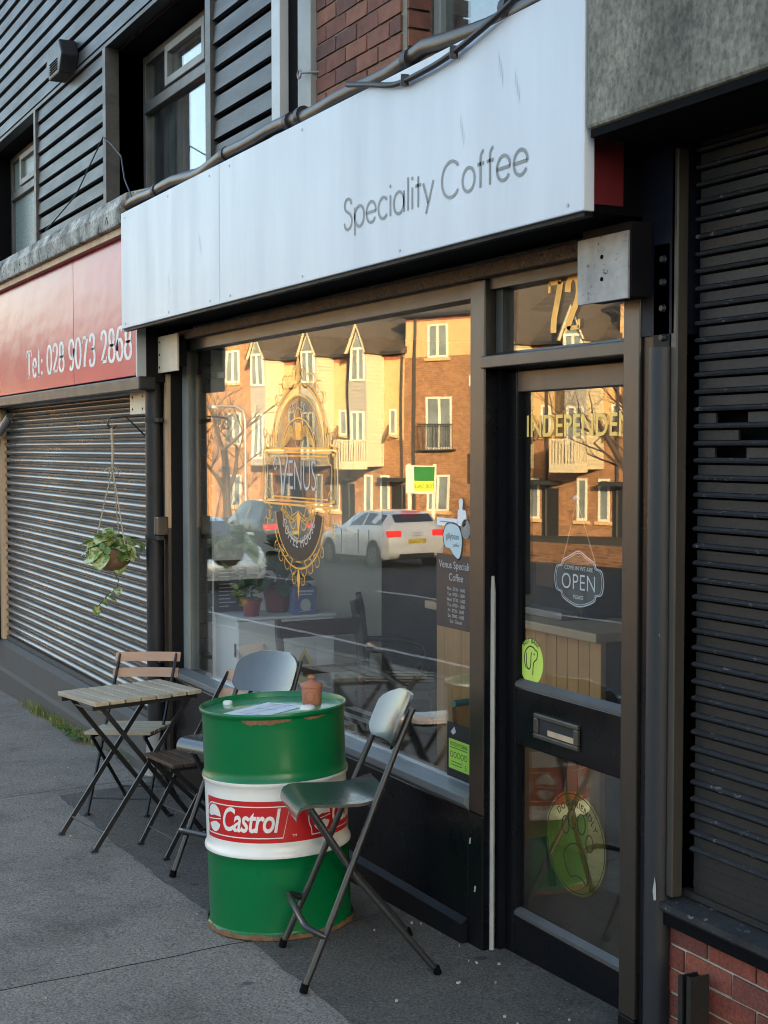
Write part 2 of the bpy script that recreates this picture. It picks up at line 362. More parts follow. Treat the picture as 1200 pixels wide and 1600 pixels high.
def props(o, label=None, cat=None, group=None, kind=None):
    for k, v in (('label', label), ('category', cat), ('group', group), ('kind', kind)):
        if v: o[k] = v
    return o
def obj(name, mb, mat, parent=None, smooth=None, bevel=0, **kw):
    me = mb.mesh(name, smooth) if isinstance(mb, MB) else mb
    if not me.materials:
        for x in (mat if isinstance(mat, (list, tuple)) else [mat]): me.materials.append(MAT[x])
    o = bpy.data.objects.new(name, me); COL.objects.link(o)
    if parent:
        o.parent = parent
        pm = None if parent.get('_local') else PW.get(parent.name)
        if pm is not None: o.matrix_parent_inverse = pm.inverted()
    if bevel:
        b = o.modifiers.new('bevel', 'BEVEL'); b.width = bevel; b.segments = 2; b.limit_method = 'ANGLE'; b.angle_limit = R(40)
    PW[o.name] = None if (parent and (parent.get('_local') or PW.get(parent.name, 1) is None)) else Matrix.Identity(4)
    return props(o, **kw)
PW = {}
def thing(name, loc, label, cat, group=None, rot=None, local=False):
    o = bpy.data.objects.new(name, None); COL.objects.link(o); o.location = loc; o.empty_display_size = .1
    Mx = Matrix.Translation(loc)
    if rot is not None:
        o.rotation_mode = 'QUATERNION'; o.rotation_quaternion = rot; Mx = Mx @ rot.to_matrix().to_4x4()
    PW[o.name] = Mx
    if local: o['_local'] = 1
    return props(o, label, cat, group)
def bx(name, mat, parent, x0, x1, y0, y1, z0, z1, bevel=0, **kw):
    return obj(name, MB().box(x0, x1, y0, y1, z0, z1), mat, parent, bevel=bevel, **kw)

# ------------------------------------------------------------------ ground
def gz(x, y=0): return -.09+.03*(x+4.5)+.025*y
def rz(x): return -.305+.03*(x+4.5)            # road level
GN = Vector((-.03, -.025, 1)).normalized()
def ground_rot(ang): return Vector((0, 0, 1)).rotation_difference(GN) @ Quaternion((0, 0, 1), ang)
def face_rot(fx, fy): return ground_rot(math.atan2(fy, fx)+math.pi/2)     # local -Y looks along (fx,fy)

def sheet(name, mat, x0, x1, y0, y1, zf, dz, kind='structure', nx=2, thick=0, parent=None):
    mb = MB(); vs = []; 
    for i in range(nx+1):
        x = x0+(x1-x0)*i/nx
        for y in (y0, y1): vs.append((x, y, zf(x, y)+dz))
    mb.add(vs, [(2*i, 2*i+2, 2*i+3, 2*i+1) for i in range(nx)])
    return obj(name, mb, mat, parent, kind=kind)
sheet('ground', 'earth', -700, 700, -700, 700, lambda x, y: rz(x), -.006)
sheet('road', 'road', -260, 120, -15.2, -3.95, lambda x, y: rz(x), 0)
def jit(seed, amp):
    r = random.Random(seed); ph = [r.uniform(0, 6.28) for _ in range(5)]; fr = [1.3, 3.1, 7.7, 17, 41]; am = [.45, .3, .25, .2, .18]
    return lambda q: amp*sum(a*math.sin(f*q+p_) for a, f, p_ in zip(am, fr, ph))
def bay(name, mat, x0, x1, y0, y1, dz, jx0=None, jx1=None, jy0=None, parent=None, ny=40, nxs=8, kind=None):
    mb = MB(); vs = []; fs = []
    for j in range(ny+1):
        y = y0+(y1-y0)*j/ny
        a = x0+(jx0(y) if jx0 else 0); b = x1+(jx1(y) if jx1 else 0)
        for i in range(nxs+1):
            x = a+(b-a)*i/nxs; yy = y+(jy0(x) if jy0 and j == 0 else 0)
            vs.append((x, yy, gz(x, yy)+dz))
    for j in range(ny):
        for i in range(nxs):
            k = j*(nxs+1)+i; fs.append((k, k+1, k+nxs+2, k+nxs+1))
    mb.add(vs, fs); return obj(name, mb, mat, parent, kind=kind)
PAVE = bay('pavement', 'recess_black', -40, 20, -3.8, .3, -.010, kind='structure', nxs=4, ny=2)
joints = [-40, -22, -15.2, -11.4, -8.45, -5.21, -1.6, 3, 20]
for i in range(len(joints)-1):
    j0 = jit(10+i, .014); j1 = jit(11+i, .014)
    bay('paving_bay', 'tarmac', joints[i]+.004, joints[i+1]-.004, -3.8, .3, -.004, j0, j1, parent=PAVE)
# the darker trench reinstatement along the shop front
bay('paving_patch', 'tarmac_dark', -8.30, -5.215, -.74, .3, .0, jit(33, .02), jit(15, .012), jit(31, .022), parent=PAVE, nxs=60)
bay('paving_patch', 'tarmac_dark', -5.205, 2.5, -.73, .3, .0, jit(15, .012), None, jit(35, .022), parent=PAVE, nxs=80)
kerb = thing('kerb', (-5, -3.88, gz(-5, -3.8)), 'grey concrete kerb along the road edge of the pavement', 'kerb'); kerb['kind'] = 'structure'
me = None
for i in range(48):
    x = -34+i*.92
    if me is None:
        me = MB().box(0, .91, -.15, 0, -.25, 0).mesh('kerbstone'); me.materials.append(MAT['concrete'])
    o = obj('kerbstone', me, 'concrete', kerb); o.location = (x, -3.8, gz(x, -3.8)+.002); o.rotation_euler = (0, -math.atan(.03), 0)

# litter: pale chewing-gum, chips of plaster, a leaf
lit = MB(); rr = random.Random(4)
for i in range(80):
    x = rr.uniform(-10, -3); y = rr.uniform(-2.3, -.02) if rr.random() < .6 else rr.uniform(-.3, -.02)
    s_ = rr.uniform(.003, .009); n = 6; a0 = rr.random()*6
    pts = [(x+s_*math.cos(a0+k*1.047)*rr.uniform(.5, 1.2), y+s_*math.sin(a0+k*1.047)*rr.uniform(.4, 1), 0) for k in range(n)]
    top = [(p[0], p[1], gz(p[0], p[1])+.004+s_*.35) for p in pts]; bot = [(p[0]*1, p[1], gz(p[0], p[1])) for p in pts]
    lit.add(bot+top, [tuple(range(n, 2*n))]+[(k, (k+1) % n, n+(k+1) % n, n+k) for k in range(n)])
props(obj('grit', lit, 'mortar'), 'pale grit and plaster chips scattered over the pavement', 'grit', kind='stuff')

# ------------------------------------------------------------------ buildings
def brickwork(parent, x0, x1, z0, z1, y, mats, depth=.06, bl=.215, bh=.066, mo=.011, seed=1, cut_left=None):
    r = random.Random(seed); pool = []
    for k in range(9):
        L = bl-mo; H = bh; j = lambda: r.uniform(-.0022, .0022)
        mb = MB().box(0, L, 0, depth, 0, H); mb.v = [(a+j(), b+(j() if b == 0 else 0), c+j()) for a, b, c in mb.v]
        me = mb.mesh('brick'); me.materials.append(MAT[mats[k % len(mats)]]); pool.append(me)
    half = []
    for k in range(6):
        mb = MB().box(0, bl/2-mo, 0, depth, 0, bh); me = mb.mesh('brick'); me.materials.append(MAT[mats[k % len(mats)]]); half.append(me)
    row = 0; z = z0
    while z+bh <= z1+.001:
        x = x0 - (bl*.5 if row % 2 else 0)
        while x < x1-.02:
            a, b = max(x, x0), min(x+bl, x1)
            if b-a > bl*.9: me, xx = r.choice(pool), x
            elif b-a > bl*.35:
                me, xx = r.choice(half), a
            else: me = None
            if me:
                o = obj('brick', me, None, parent); o.location = (xx+mo/2, y+r.uniform(-.002, .002), z)
            x += bl
        z += bh+mo; row += 1

# --- the black weatherboarded building (left, and over the shop)
clad = thing('clad_building', (-10, .3, gz(-10)), 'black weatherboarded building above the pink sign and shutter', 'building')
bx('wall', 'recess_black', clad, -20, -13.5, .045, 8, 3.2, 6.5)
bx('wall', 'recess_black', clad, -11.57, -9.51, .045, 8, 3.2, 6.5)
bx('wall', 'recess_black', clad, -13.5, -11.57, .045, 8, 4.57, 6.5)
bx('wall', 'recess_black', clad, -13.5, -11.57, .4, 8, 3.2, 4.57)
bx('wall', 'recess_black', clad, -7.52, -6.36, .045, 8, 3.2, 6.5)
bx('wall', 'recess_black', clad, -9.51, -7.52, .045, 8, 4.55, 6.5)
bx('wall', 'recess_black', clad, -9.51, -7.52, 2.5, 8, 3.2, 4.55)
bx('room_floor', 'recess_black', clad, -9.51, -7.52, .35, 2.5, 3.2, 3.3)
bx('wall', 'wall_dark', clad, -20, -13.35, .2, 8, -1, 3.2)
bx('wall', 'wall_dark', clad, -13.35, -8.6, .25, 8, -1, 3.2)
obj('roof', MB().prism([(-.2, 6.5), (4.2, 9.6), (8.2, 6.5)], 'x', -20, -6.36), 'roof_tile', clad)
bx('parapet', 'board_black', clad, -20, -6.36, -.02, .1, 6.48, 6.62)
# weatherboards
def boards(x0, x1, z0, z1, seed):
    r = random.Random(seed); n = max(1, round((z1-z0)/.128)); p_ = (z1-z0)/n
    for i in range(n):
        a = z0+i*p_+.023; b = z0+(i+1)*p_-.010; t_ = r.uniform(-.003, .003)
        mb = MB().prism([(-.034+t_, a), (-.012, a-.004), (-.008, b), (-.026+t_*.5, b)], 'x', x0+.002, x1-.002)
        o = obj('weatherboard', mb, 'board_black', clad)
boards(-16, -6.58, 4.60, 6.5, 1)
boards(-11.50, -9.56, 3.46, 4.57, 2)
boards(-7.44, -6.60, 3.40, 4.57, 3)
boards(-16, -13.6, 3.46, 4.57, 4)
bx('batten', 'board_black', clad, -16, -6.58, -.045, .05, 4.572, 4.598)
for a, b in ((-11.56, -11.50), (-9.56, -9.49), (-7.52, -7.44)):
    bx('batten', 'board_black', clad, a, b, -.05, .045, 3.4, 4.571)
# reveals
bx('reveal', 'black_paint', clad, -9.56, -9.51, .047, .34, 3.3, 4.549)
bx('reveal', 'black_paint', clad, -7.52, -7.47, .0471, .34, 3.3, 4.549)
bx('reveal', 'black_paint', clad, -13.60, -13.50, .0, .044, 3.3, 4.57)
def window_parts(parent, name, x0, x1, z0, z1, zt, cx0, cx1, y, m_frame, m_cas, m_pane):
    f = MB(); fwid = .055
    f.box(x0, x0+fwid, y, y+.07, z0, z1).box(x1-fwid, x1, y, y+.07, z0, z1)
    f.box(x0+fwid, x1-fwid, y+.001, y+.071, z0, z0+fwid).box(x0+fwid, x1-fwid, y+.001, y+.071, z1-fwid, z1)
    f.box(x0+fwid, x1-fwid, y-.012, y+.069, zt-.035, zt+.035)
    win = obj('window', f, m_frame, parent, bevel=.004)
    obj('pane', MB().box(x0+fwid, x1-fwid, y+.03, y+.036, z0+fwid, zt-.035), m_pane, win)
    obj('pane', MB().box(x0+fwid, cx0, y+.03, y+.036, zt+.035, z1-fwid), m_pane, win)
    c = MB(); a, b, q, e = cx0, cx1, zt+.04, z1-fwid-.004
    c.box(a, a+.05, y-.03, y+.05, q, e).box(b-.05, b, y-.03, y+.05, q, e).box(a+.05, b-.05, y-.029, y+.049, q, q+.05).box(a+.05, b-.05, y-.029, y+.049, e-.05, e)
    obj('casement', c, m_cas, win, bevel=.004)
    obj('pane', MB().box(a+.05, b-.05, y+.005, y+.011, q+.05, e-.05), m_pane, win)
    if cx1 < x1-fwid-.02: obj('pane', MB().box(cx1, x1-fwid, y+.03, y+.036, zt+.035, z1-fwid), m_pane, win)
    return win
w1 = window_parts(clad, 'window', -9.508, -7.522, 3.46, 4.53, 4.17, -8.95, -8.2, .22, 'pvc_dark', 'pvc_grey', 'room_glass')
cur = MB(); zz = [3.5, 4.5]
n = 26
for i in range(n): cur.add([(-9.42+i*.021, .34+.018*math.sin(i*1.7), 3.48), (-9.42+(i+1)*.021, .34+.018*math.sin((i+1)*1.7), 3.48), (-9.42+(i+1)*.021, .34+.018*math.sin((i+1)*1.7), 4.5), (-9.42+i*.021, .34+.018*math.sin(i*1.7), 4.5)], [(0, 1, 2, 3)])
obj('curtain', cur, 'frame_brown', w1, smooth=60)
w2 = window_parts(clad, 'window', -13.498, -11.572, 3.46, 4.56, 4.19, -13.0, -12.1, .19, 'pvc_dark', 'pvc_grey', 'frosted')
# ledge over the pink sign
lg = MB()
pr = [(-.30, 3.20), (-.31, 3.30), (-.27, 3.385), (-.12, 3.43), (.05, 3.45), (.05, 3.2)]
lg.prism(pr, 'x', -16, -8.32); obj('ledge', lg, 'ledge', clad, bevel=.01)
bx('trim', 'timber_strip', clad, -16, -8.34, -.262, -.2, 3.155, 3.197)
# left shop pier / plinth
obj('plinth', MB().prism([(-.09, -1), (-.09, -.16), (-.075, -.13), (-.06, .06), (-.02, .10), (.2, .10), (.2, -1)], 'x', -13.4, -8.62), 'plinth', clad)
bx('pier', 'black_paint', clad, -13.75, -13.12, -.11, .2, -1, 2.26)
bx('pier', 'black_paint', clad, -8.62, -8.255, -.012, .2, -1, 2.62)

# --- brick upper floor over the shop
brk = thing('brick_building', (-5, .3, gz(-5)), 'old red brick upper storey above the white sign', 'building')
bx('wall', 'mortar_dark', brk, -6.30, -5.236, .005, 8, 2.9, 6.5)
bx('wall', 'mortar', brk, -5.236, -3.56, .012, 8, 4.9, 6.5)
bx('wall', 'mortar', brk, -5.236, -3.56, .9, 8, 2.9, 4.9)
bx('wall', 'mortar', brk, -5.236, -3.56, .012, .9, 2.9, 3.42)
obj('roof', MB().prism([(-.2, 6.5), (4.2, 9.6), (8.2, 6.5)], 'x', -6.36, -3.56), 'roof_tile', brk)
brickwork(brk, -6.13, -5.22, 3.36, 6.5, -.004, ['oldbrick_0', 'oldbrick_1', 'oldbrick_2'], seed=5)
brickwork(brk, -5.10, -3.58, 4.93, 6.5, -.004, ['oldbrick_0', 'oldbrick_1', 'oldbrick_2'], seed=6)
# brick reveal returns at the window
r5 = random.Random(9); z = 3.36
while z < 4.85:
    o = obj('brick', MB().box(-5.219, -5.206, -.002, .10, z, z+.066), r5.choice(['oldbrick_0', 'oldbrick_2']), brk); z += .077
window_parts(brk, 'window', -5.20, -3.75, 3.43, 4.88, 4.35, -4.6, -3.9, .11, 'pvc_grey', 'pvc_grey', 'room_glass')
bx('trim', 'pvc_grey', brk, -6.285, -6.135, -.03, .02, 3.3, 6.5)
bx('corner_post', 'sign_edge', clad, -6.575, -6.47, -.045, .02, 3.3, 6.5)
bx('corner_gap', 'recess_black', clad, -6.468, -6.29, .0, .05, 3.2, 6.5)

# --- right-hand building: rendered pier over a shuttered unit
rb = thing('rendered_building', (-1, .3, gz(-1)), 'grey rendered building corner above the dark shutter', 'building')
obj('fascia', MB().box(-3.512, 9, -.31, .4, 2.80, 3.9), 'concrete', rb, bevel=.012)
bx('wall', 'concrete', rb, -3.54, 9, -.25, 8, 3.9, 6.5)
bx('wall', 'recess_black', rb, -3.44, 9, .12, 8, -1, 2.8)
bx('soffit', 'recess_black', rb, -3.50, 9, -.30, .3, 2.775, 2.798)
bx('side_panel', 'blue_dark', rb, -3.60, -3.44, -.03, .1, 2.2, 2.797)
obj('roof', MB().prism([(-.2, 6.5), (4.2, 9.6), (8.2, 6.5)], 'x', -3.56, 9), 'roof_tile', rb)
bx('backing', 'mortar', rb, -3.50, 9, .0025, .12, -1, .40)
brickwork(rb, -3.50, -2.4, -.16, .40, -.004, ['brick_0', 'brick_1', 'brick_2'], seed=8)
obj('sill', MB().prism([(-.04, .405), (-.048, .415), (-.048, .437), (.06, .455), (.06, .405)], 'x', -3.50, -1), 'rib_worn', rb)
bx('sill_drip', 'recess_black', rb, -3.46, -1, -.035, .0, .365, .404)
# two unseen terraces added further along the street to shade the road
for x0, x1, h, mt, lb in ((9.02, 24, 6.6, 'brick_far', 'unseen brick terrace added up the street for shade'), (24.02, 44, 6.9, 'clad_shade_grey', 'unseen pale terrace added at the far end for shade')):
    tb = thing('shade_terrace', ((x0+x1)/2, 4, .1), lb, 'building')
    bx('wall', mt, tb, x0, x1, 0, 8, -1, h)
    obj('roof', MB().prism([(-.2, h), (4.2, h+3.2), (8.2, h)], 'x', x0, x1), 'roof_tile', tb)
    q = x0+1.2
    while q < x1-1.5:
        for zb in (1.0, 4.0):
            f = obj('window', MB().box(q, q+1.1, -.03, .05, zb+.2, zb+1.6), 'window_frame', tb); obj('pane', MB().box(q+.08, q+1.02, -.036, -.031, zb+.28, zb+1.52), 'dark_pane', f)
        q += 2.6

# ------------------------------------------------------------------ lettering helpers (flat print)
def arc(cx, cy, rx, ry, a0, a1, n=None):
    n = n or max(6, int(abs(a1-a0)/9)); return [(cx+rx*math.cos(R(a0+(a1-a0)*i/n)), cy+ry*math.sin(R(a0+(a1-a0)*i/n))) for i in range(n+1)]
def spline(pts, n=8):
    out = []; P = [pts[0]]+list(pts)+[pts[-1]]
    for i in range(1, len(P)-2):
        for k in range(n):
            t_ = k/n; a, b, c, d = P[i-1], P[i], P[i+1], P[i+2]
            out.append(tuple(.5*((2*b[j])+(-a[j]+c[j])*t_+(2*a[j]-5*b[j]+4*c[j]-d[j])*t_**2+(-a[j]+3*b[j]-3*c[j]+d[j])*t_**3) for j in (0, 1)))
    out.append(tuple(pts[-1])); return out
class Print:
    """collects flat 2-D shapes (u right, v up); placed later on a plane"""
    def __init__(s): s.v = []; s.f = []
    def ribbon(s, pts, wd, contrast=0, taper=0, closed=False):
        n = len(pts); b = len(s.v)
        for i, (x, y) in enumerate(pts):
            if closed: p, q = pts[(i-1) % n], pts[(i+1) % n]
            else: p, q = pts[max(i-1, 0)], pts[min(i+1, n-1)]
            dx, dy = q[0]-p[0], q[1]-p[1]; L = math.hypot(dx, dy) or 1; dx /= L; dy /= L
            h = wd/2*(1-contrast+contrast*abs(dy))
            if taper: h *= max(.15, 1-taper*abs(2*i/(n-1)-1)**2) if taper < 1 else max(.2, 1-i/(n-1))
            s.v += [(x-dy*h, y+dx*h), (x+dy*h, y-dx*h)]
        m_ = n if closed else n-1
        for i in range(m_):
            j = (i+1) % n; s.f.append((b+2*i, b+2*i+1, b+2*j+1, b+2*j))
        return s
    def poly(s, pts):
        b = len(s.v); s.v += list(pts); s.f.append(tuple(range(b, b+len(pts)))); return s
    def text(s, body, size, u, v, sx=1, offset=0, shear=0, align='LEFT', spacing=1, arcr=None, arca=90, flip=False):
        cu = bpy.data.curves.new('lettering', 'FONT'); cu.body = body; cu.size = size; cu.offset = offset*size; cu.shear = shear
        cu.align_x = align; cu.space_character = spacing; cu.resolution_u = 4
        o = bpy.data.objects.new('lettering', cu); COL.objects.link(o); bpy.context.view_layer.update()
        dg = bpy.context.evaluated_depsgraph_get(); me = bpy.data.meshes.new_from_object(o.evaluated_get(dg)); b = len(s.v)
        for q in me.vertices:
            x, y = q.co.x*sx, q.co.y
            if arcr is not None:
                a = R(arca) + (x/arcr if flip else -x/arcr); rr_ = arcr-y if flip else arcr+y
                s.v.append((u+rr_*math.cos(a), v+rr_*math.sin(a)))
            else: s.v.append((u+x, v+y))
        for p_ in me.polygons: s.f.append(tuple(b+i for i in p_.vertices))
        bpy.data.objects.remove(o); bpy.data.meshes.remove(me); bpy.data.curves.remove(cu); return s
    def to(s, fn):
        mb = MB(); mb.v = [fn(u, v) for u, v in s.v]; mb.f = list(s.f); return mb
    def flat(s, x, y, z): return s.to(lambda u, v: (x+u, y, z+v))
def pobj(name, mb, mat, parent=None, **kw):
    me = bpy.data.meshes.new(name); me.from_pydata(mb.v, [], mb.f); me.update()
    return obj(name, me, mat, parent, **kw)
def geo_sans(P, body, h, wd, u0, v0, sx=1.0, track=.11):
    """thin geometric sans (round o, straight stems); h = cap height"""
    X = .66; u = 0
    G = {'o': (.62, [arc(.31, .33, .29, .33, 0, 360, 40)]), 'c': (.56, [arc(.31, .33, .29, .33, 42, 318, 30)]),
         'e': (.62, [arc(.31, .33, .29, .33, 0, 325, 36), [(.02, .33), (.60, .33)]]),
         'p': (.66, [[(.05, .65), (.05, -.26)], arc(.35, .33, .29, .33, 0, 360, 40)]),
         'a': (.66, [arc(.31, .33, .29, .33, 0, 360, 40), [(.61, .65), (.61, 0)]]),
         'i': (.12, [[(.06, .65), (.06, 0)], [(.06, .87), (.06, .97)]]), 'l': (.12, [[(.06, 1.0), (.06, 0)]]),
         't': (.30, [[(.15, .92), (.15, 0)], [(.0, .65), (.30, .65)]]), 'y': (.52, [[(.0, .65), (.27, .03)], [(.54, .65), (.15, -.26)]]),
         'f': (.32, [[(.14, 0), (.14, .80)]+arc(.30, .80, .16, .19, 180, 95, 8), [(.0, .65), (.30, .65)]]),
         'S': (.54, [spline([(.48, .80), (.42, .94), (.27, 1.0), (.11, .95), (.05, .80), (.10, .66), (.26, .56), (.42, .46), (.51, .30), (.47, .11), (.28, .0), (.10, .06), (.03, .23)], 6)]),
         'C': (.92, [arc(.49, .5, .46, .51, 40, 320, 40)]), ' ': (.20, [])}
    for ch in body:
        w_, st = G[ch]
        for s_ in st: P.ribbon([(u0+(u+x)*h*sx, v0+y*h) for x, y in s_], wd)
        u += w_+track
    return u*h*sx
def didone(P, body, h, wd, u0, v0, sx=.5, track=.14):
    """condensed high-contrast serif figures; h = figure height"""
    G = {'0': (.6, [(arc(.3, .5, .27, .49, 0, 360, 40), 1)]),
         '2': (.6, [(spline([(.07, .74), (.12, .92), (.3, 1), (.48, .92), (.53, .74), (.44, .52), (.22, .26), (.06, .04)], 6), 1), ([(.04, .05), (.54, .05)], 0), ([(.54, .03), (.55, .2)], 0)]),
         '8': (.6, [(arc(.3, .75, .20, .24, 0, 360, 28), 1), (arc(.3, .26, .26, .25, 0, 360, 30), 1)]),
         '9': (.6, [(arc(.3, .68, .25, .31, 0, 360, 30), 1), (spline([(.55, .7), (.54, .4), (.42, .08), (.22, .0), (.1, .1)], 6), 1)]),
         '6': (.6, [(arc(.3, .32, .25, .31, 0, 360, 30), 1), (spline([(.05, .3), (.06, .6), (.18, .92), (.38, 1), (.5, .9)], 6), 1)]),
         '7': (.6, [([(.05, .96), (.56, .96)], 0), ([(.06, .97), (.05, .78)], 0), (spline([(.54, .96), (.38, .55), (.26, .25), (.24, 0)], 6), 1)]),
         '3': (.6, [(spline([(.07, .78), (.14, .95), (.3, 1), (.46, .92), (.5, .76), (.42, .6), (.24, .53)], 6), 1), (spline([(.24, .53), (.46, .48), (.54, .28), (.47, .08), (.28, 0), (.1, .06), (.05, .22)], 6), 1)]),
         'T': (.72, [([(.36, .98), (.36, 0)], 1), ([(.03, .97), (.69, .97)], 0), ([(.04, .98), (.03, .76)], 0), ([(.68, .98), (.69, .76)], 0), ([(.2, .02), (.52, .02)], 0)]),
         'e': (.52, [(arc(.26, .32, .23, .32, 0, 320, 30), 1), ([(.04, .36), (.48, .36)], 0)]),
         'l': (.30, [([(.15, 1), (.15, 0)], 1), ([(.02, .02), (.28, .02)], 0), ([(.03, .98), (.15, .98)], 0)]),
         ':': (.22, [([(.1, .02), (.1, .14)], 1), ([(.1, .46), (.1, .58)], 1)]), ' ': (.28, [])}
    u = 0
    for ch in body:
        w_, st = G[ch]
        for s_, c in st: P.ribbon([(u0+(u+x)*h*sx, v0+y*h) for x, y in s_], wd if c else wd*.42, .62 if c else 0)
        u += w_+track
    return u*h*sx

# ------------------------------------------------------------------ signs
sg = thing('shop_sign', (-5.9, -.15, 2.56), 'long white fascia sign with thin grey lettering over the coffee shop', 'shop sign')
def tray(x0, x1):
    mb = MB().box(x0, x1, -.312, -.27, 2.562, 3.25); return mb
obj('panel', tray(-8.28, -6.6125), 'sign_white', sg, bevel=.004)
obj('panel', tray(-6.6095, -3.52), 'sign_white', sg, bevel=.004)
bx('box', 'recess_black', sg, -8.24, -3.60, -.268, .05, 2.575, 3.2)
bx('side_panel', 'dark_red', sg, -3.599, -3.592, -.25, -.11, 2.60, 3.1)
bx('edge_strip', 'black_paint', sg, -8.27, -3.53, -.30, -.27, 2.548, 2.5615)
P = Print(); wdt = geo_sans(P, 'Speciality Coffee', .118, .0125, 0, 0, 1.0, .115)
k = (5.18-3.805)/wdt
P2 = Print(); geo_sans(P2, 'Speciality Coffee', .122, .0118, 0, 0, k*.118/.122, .115)
pobj('lettering', P2.to(lambda u, v: (-5.182+u, -.3135, 2.727+v)), 'letter_grey', sg)
for (x, z) in ((-6.9, 2.95), (-4.0, 3.15), (-3.9, 3.07), (-4.25, 3.0), (-7.4, 2.8)):
    P = Print(); r_ = random.Random(int(x*100))
    for i in range(3): P.ribbon([(i*.012+.002*math.sin(j*1.3+i), -j*.02-i*.03) for j in range(4)], .003, 0, .9)
    pobj('scratch', P.flat(x, -.3132, z), 'sign_scuff', sg)

for x in (-8.2, -7.4, -6.75, -6.47, -5.6, -4.7, -3.6):
    for z_ in (2.59, 3.215): obj('fixing', MB().tube([(x, -.3145, z_), (x, -.311, z_)], .0065, 8), 'sign_edge', sg)
ps = thing('pink_sign', (-10.5, -.15, 2.28), 'glossy pinkish red fascia sign with white telephone number', 'shop sign')
obj('panel', MB().box(-16, -9.758, -.215, -.17, 2.29, 3.15), 'sign_red', ps, bevel=.003)
obj('panel', MB().box(-9.752, -8.315, -.2147, -.167, 2.29, 3.15), 'sign_red', ps, bevel=.003)
bx('box', 'black_paint', ps, -16, -8.30, -.166, .1, 2.25, 3.15)
bx('bottom_rail', 'pipe_black', ps, -16, -8.27, -.21, -.1, 2.20, 2.284, bevel=.01)
bx('end_cap', 'sign_edge', ps, -8.312, -8.285, -.216, -.16, 2.28, 3.1)
P = Print(); wdt = didone(P, 'Tel: 028 9073 2868', .19, .03, 0, 0, .5)
ux = 0
for word in ('Tel:', '028', '9073', '2868'):
    P = Print(); ux += didone(P, word, .205, .046, ux, 0, .5*(11.17-8.36)/wdt*.19/.205)+.42*.205*.5*(11.17-8.36)/wdt*.19/.205
    pobj('lettering', P.flat(-11.175, -.2158, 2.40), 'letter_white', ps)

# cable and conduit along the sign top
cd = thing('conduit', (-6, -.2, 3.3), 'black conduit pipe clipped along the top of the white sign', 'pipe')
pts = []; r_ = random.Random(2)
for i in range(34):
    x = -8.35+i*.15; pts.append((x, -.255+.006*math.sin(i*.9), 3.305+.012*math.sin(i*.55)+(-.02 if x > -4.5 else 0)+.008*math.sin(i*1.3)))
obj('pipe', MB().tube(pts, .031, 12), 'pipe_gold', cd, smooth=60)
obj('pipe', MB().tube([(p_[0], p_[1]+.045, p_[2]+.03) for p_ in pts], .022, 8), 'pipe_black', cd, smooth=60)
for x in (-7.75, -6.65, -5.85, -5.72, -4.72, -4.02):
    obj('clip', MB().tube([(x-.02, -.256, 3.305), (x+.02, -.256, 3.305)], .041, 12), 'pipe_black', cd, smooth=40)
lp = spline([(-5.1, -.29, 3.29)[0::2], (-4.9, 3.245), (-4.7, 3.20), (-4.5, 3.195), (-4.3, 3.205), (-4.1, 3.235), (-3.9, 3.275), (-3.6, 3.36)], 6)
cbl = thing('loose_cable', (-4.4, -.33, 3.2), 'thin black cable sagging over the top of the white sign', 'cable')
obj('strand', MB().tube([(u, -.335, v) for u, v in lp], .011, 8), 'pipe_black', cbl, smooth=60)
for x, z_ in ((-4.62, 3.197), (-4.26, 3.21)): obj('tie', MB().tube([(x, -.335, z_-.02), (x+.004, -.335, z_+.02)], .016, 8), 'pipe_black', cbl)
w_ = thing('thin_wire', (-9, -.06, 3.4), 'thin wire slung between the weatherboards and the conduit', 'wire')
obj('strand', MB().tube([(-10.25, -.28, 3.42), (-9.9, -.15, 3.63), (-9.52, -.06, 3.97), (-9.3, -.07, 3.88), (-8.9, -.12, 3.72), (-8.5, -.22, 3.5), (-8.2, -.27, 3.345)], .005, 6), 'pipe_black', w_)
# alarm box
al = thing('alarm_box', (-10.45, -.05, 4.6), 'dark wedge shaped alarm box on the black weatherboards', 'alarm box')
obj('case', MB().prism([(-10.60, 4.82), (-10.30, 4.82), (-10.22, 4.70), (-10.30, 4.58), (-10.60, 4.58), (-10.68, 4.70)], 'y', -.16, -.03), 'pipe_black', al, bevel=.012)
for k in range(5): bx('louvre', 'recess_black', al, -10.56, -10.34, -.165, -.158, 4.61+k*.018, 4.617+k*.018)
# hook
hk = thing('eye_bolt', (-6.14, -.05, 3.6), 'small eye bolt screwed into the trim beside the bricks', 'bolt')
obj('ring', MB().tube([(-6.2+.02*math.cos(a), -.06, 3.62+.02*math.sin(a)) for a in [i*math.tau/12 for i in range(13)]], .005, 6), 'galv', hk)
obj('shank', MB().tube([(-6.18, -.06, 3.62), (-6.1, -.0, 3.615)], .005, 6), 'galv', hk)

# ------------------------------------------------------------------ shutters
ls = thing('roller_shutter', (-10.9, .05, .1), 'closed galvanised roller shutter under the pink sign', 'shutter')
pitch = .0685; z = .135; prof = []
for k in range(9):
    a = k/8; prof.append((.038-.037*math.sin(math.pi*a)**.75, a*(pitch-.010)))
sl_m = MB(); pv = prof+[(.035, pitch-.004), (.035, pitch-.001)]
n = len(pv)
sl_m.add([(-13.14, q[0], q[1]) for q in pv]+[(-8.60, q[0], q[1]) for q in pv], [(i, i+1, n+i+1, n+i) for i in range(n-1)])
slm = sl_m.mesh('slat', 50); slm.materials.append(MAT['slat_steel'])
while z < 2.3:
    o = obj('slat', slm, None, ls); o.location = (0, random.uniform(-.0015, .0015), z); z += pitch
bx('bottom_bar', 'plinth', ls, -13.14, -8.60, -.0, .04, .101, .134)
bx('backing', 'recess_black', ls, -13.14, -8.60, .045, .06, .1, 2.4)
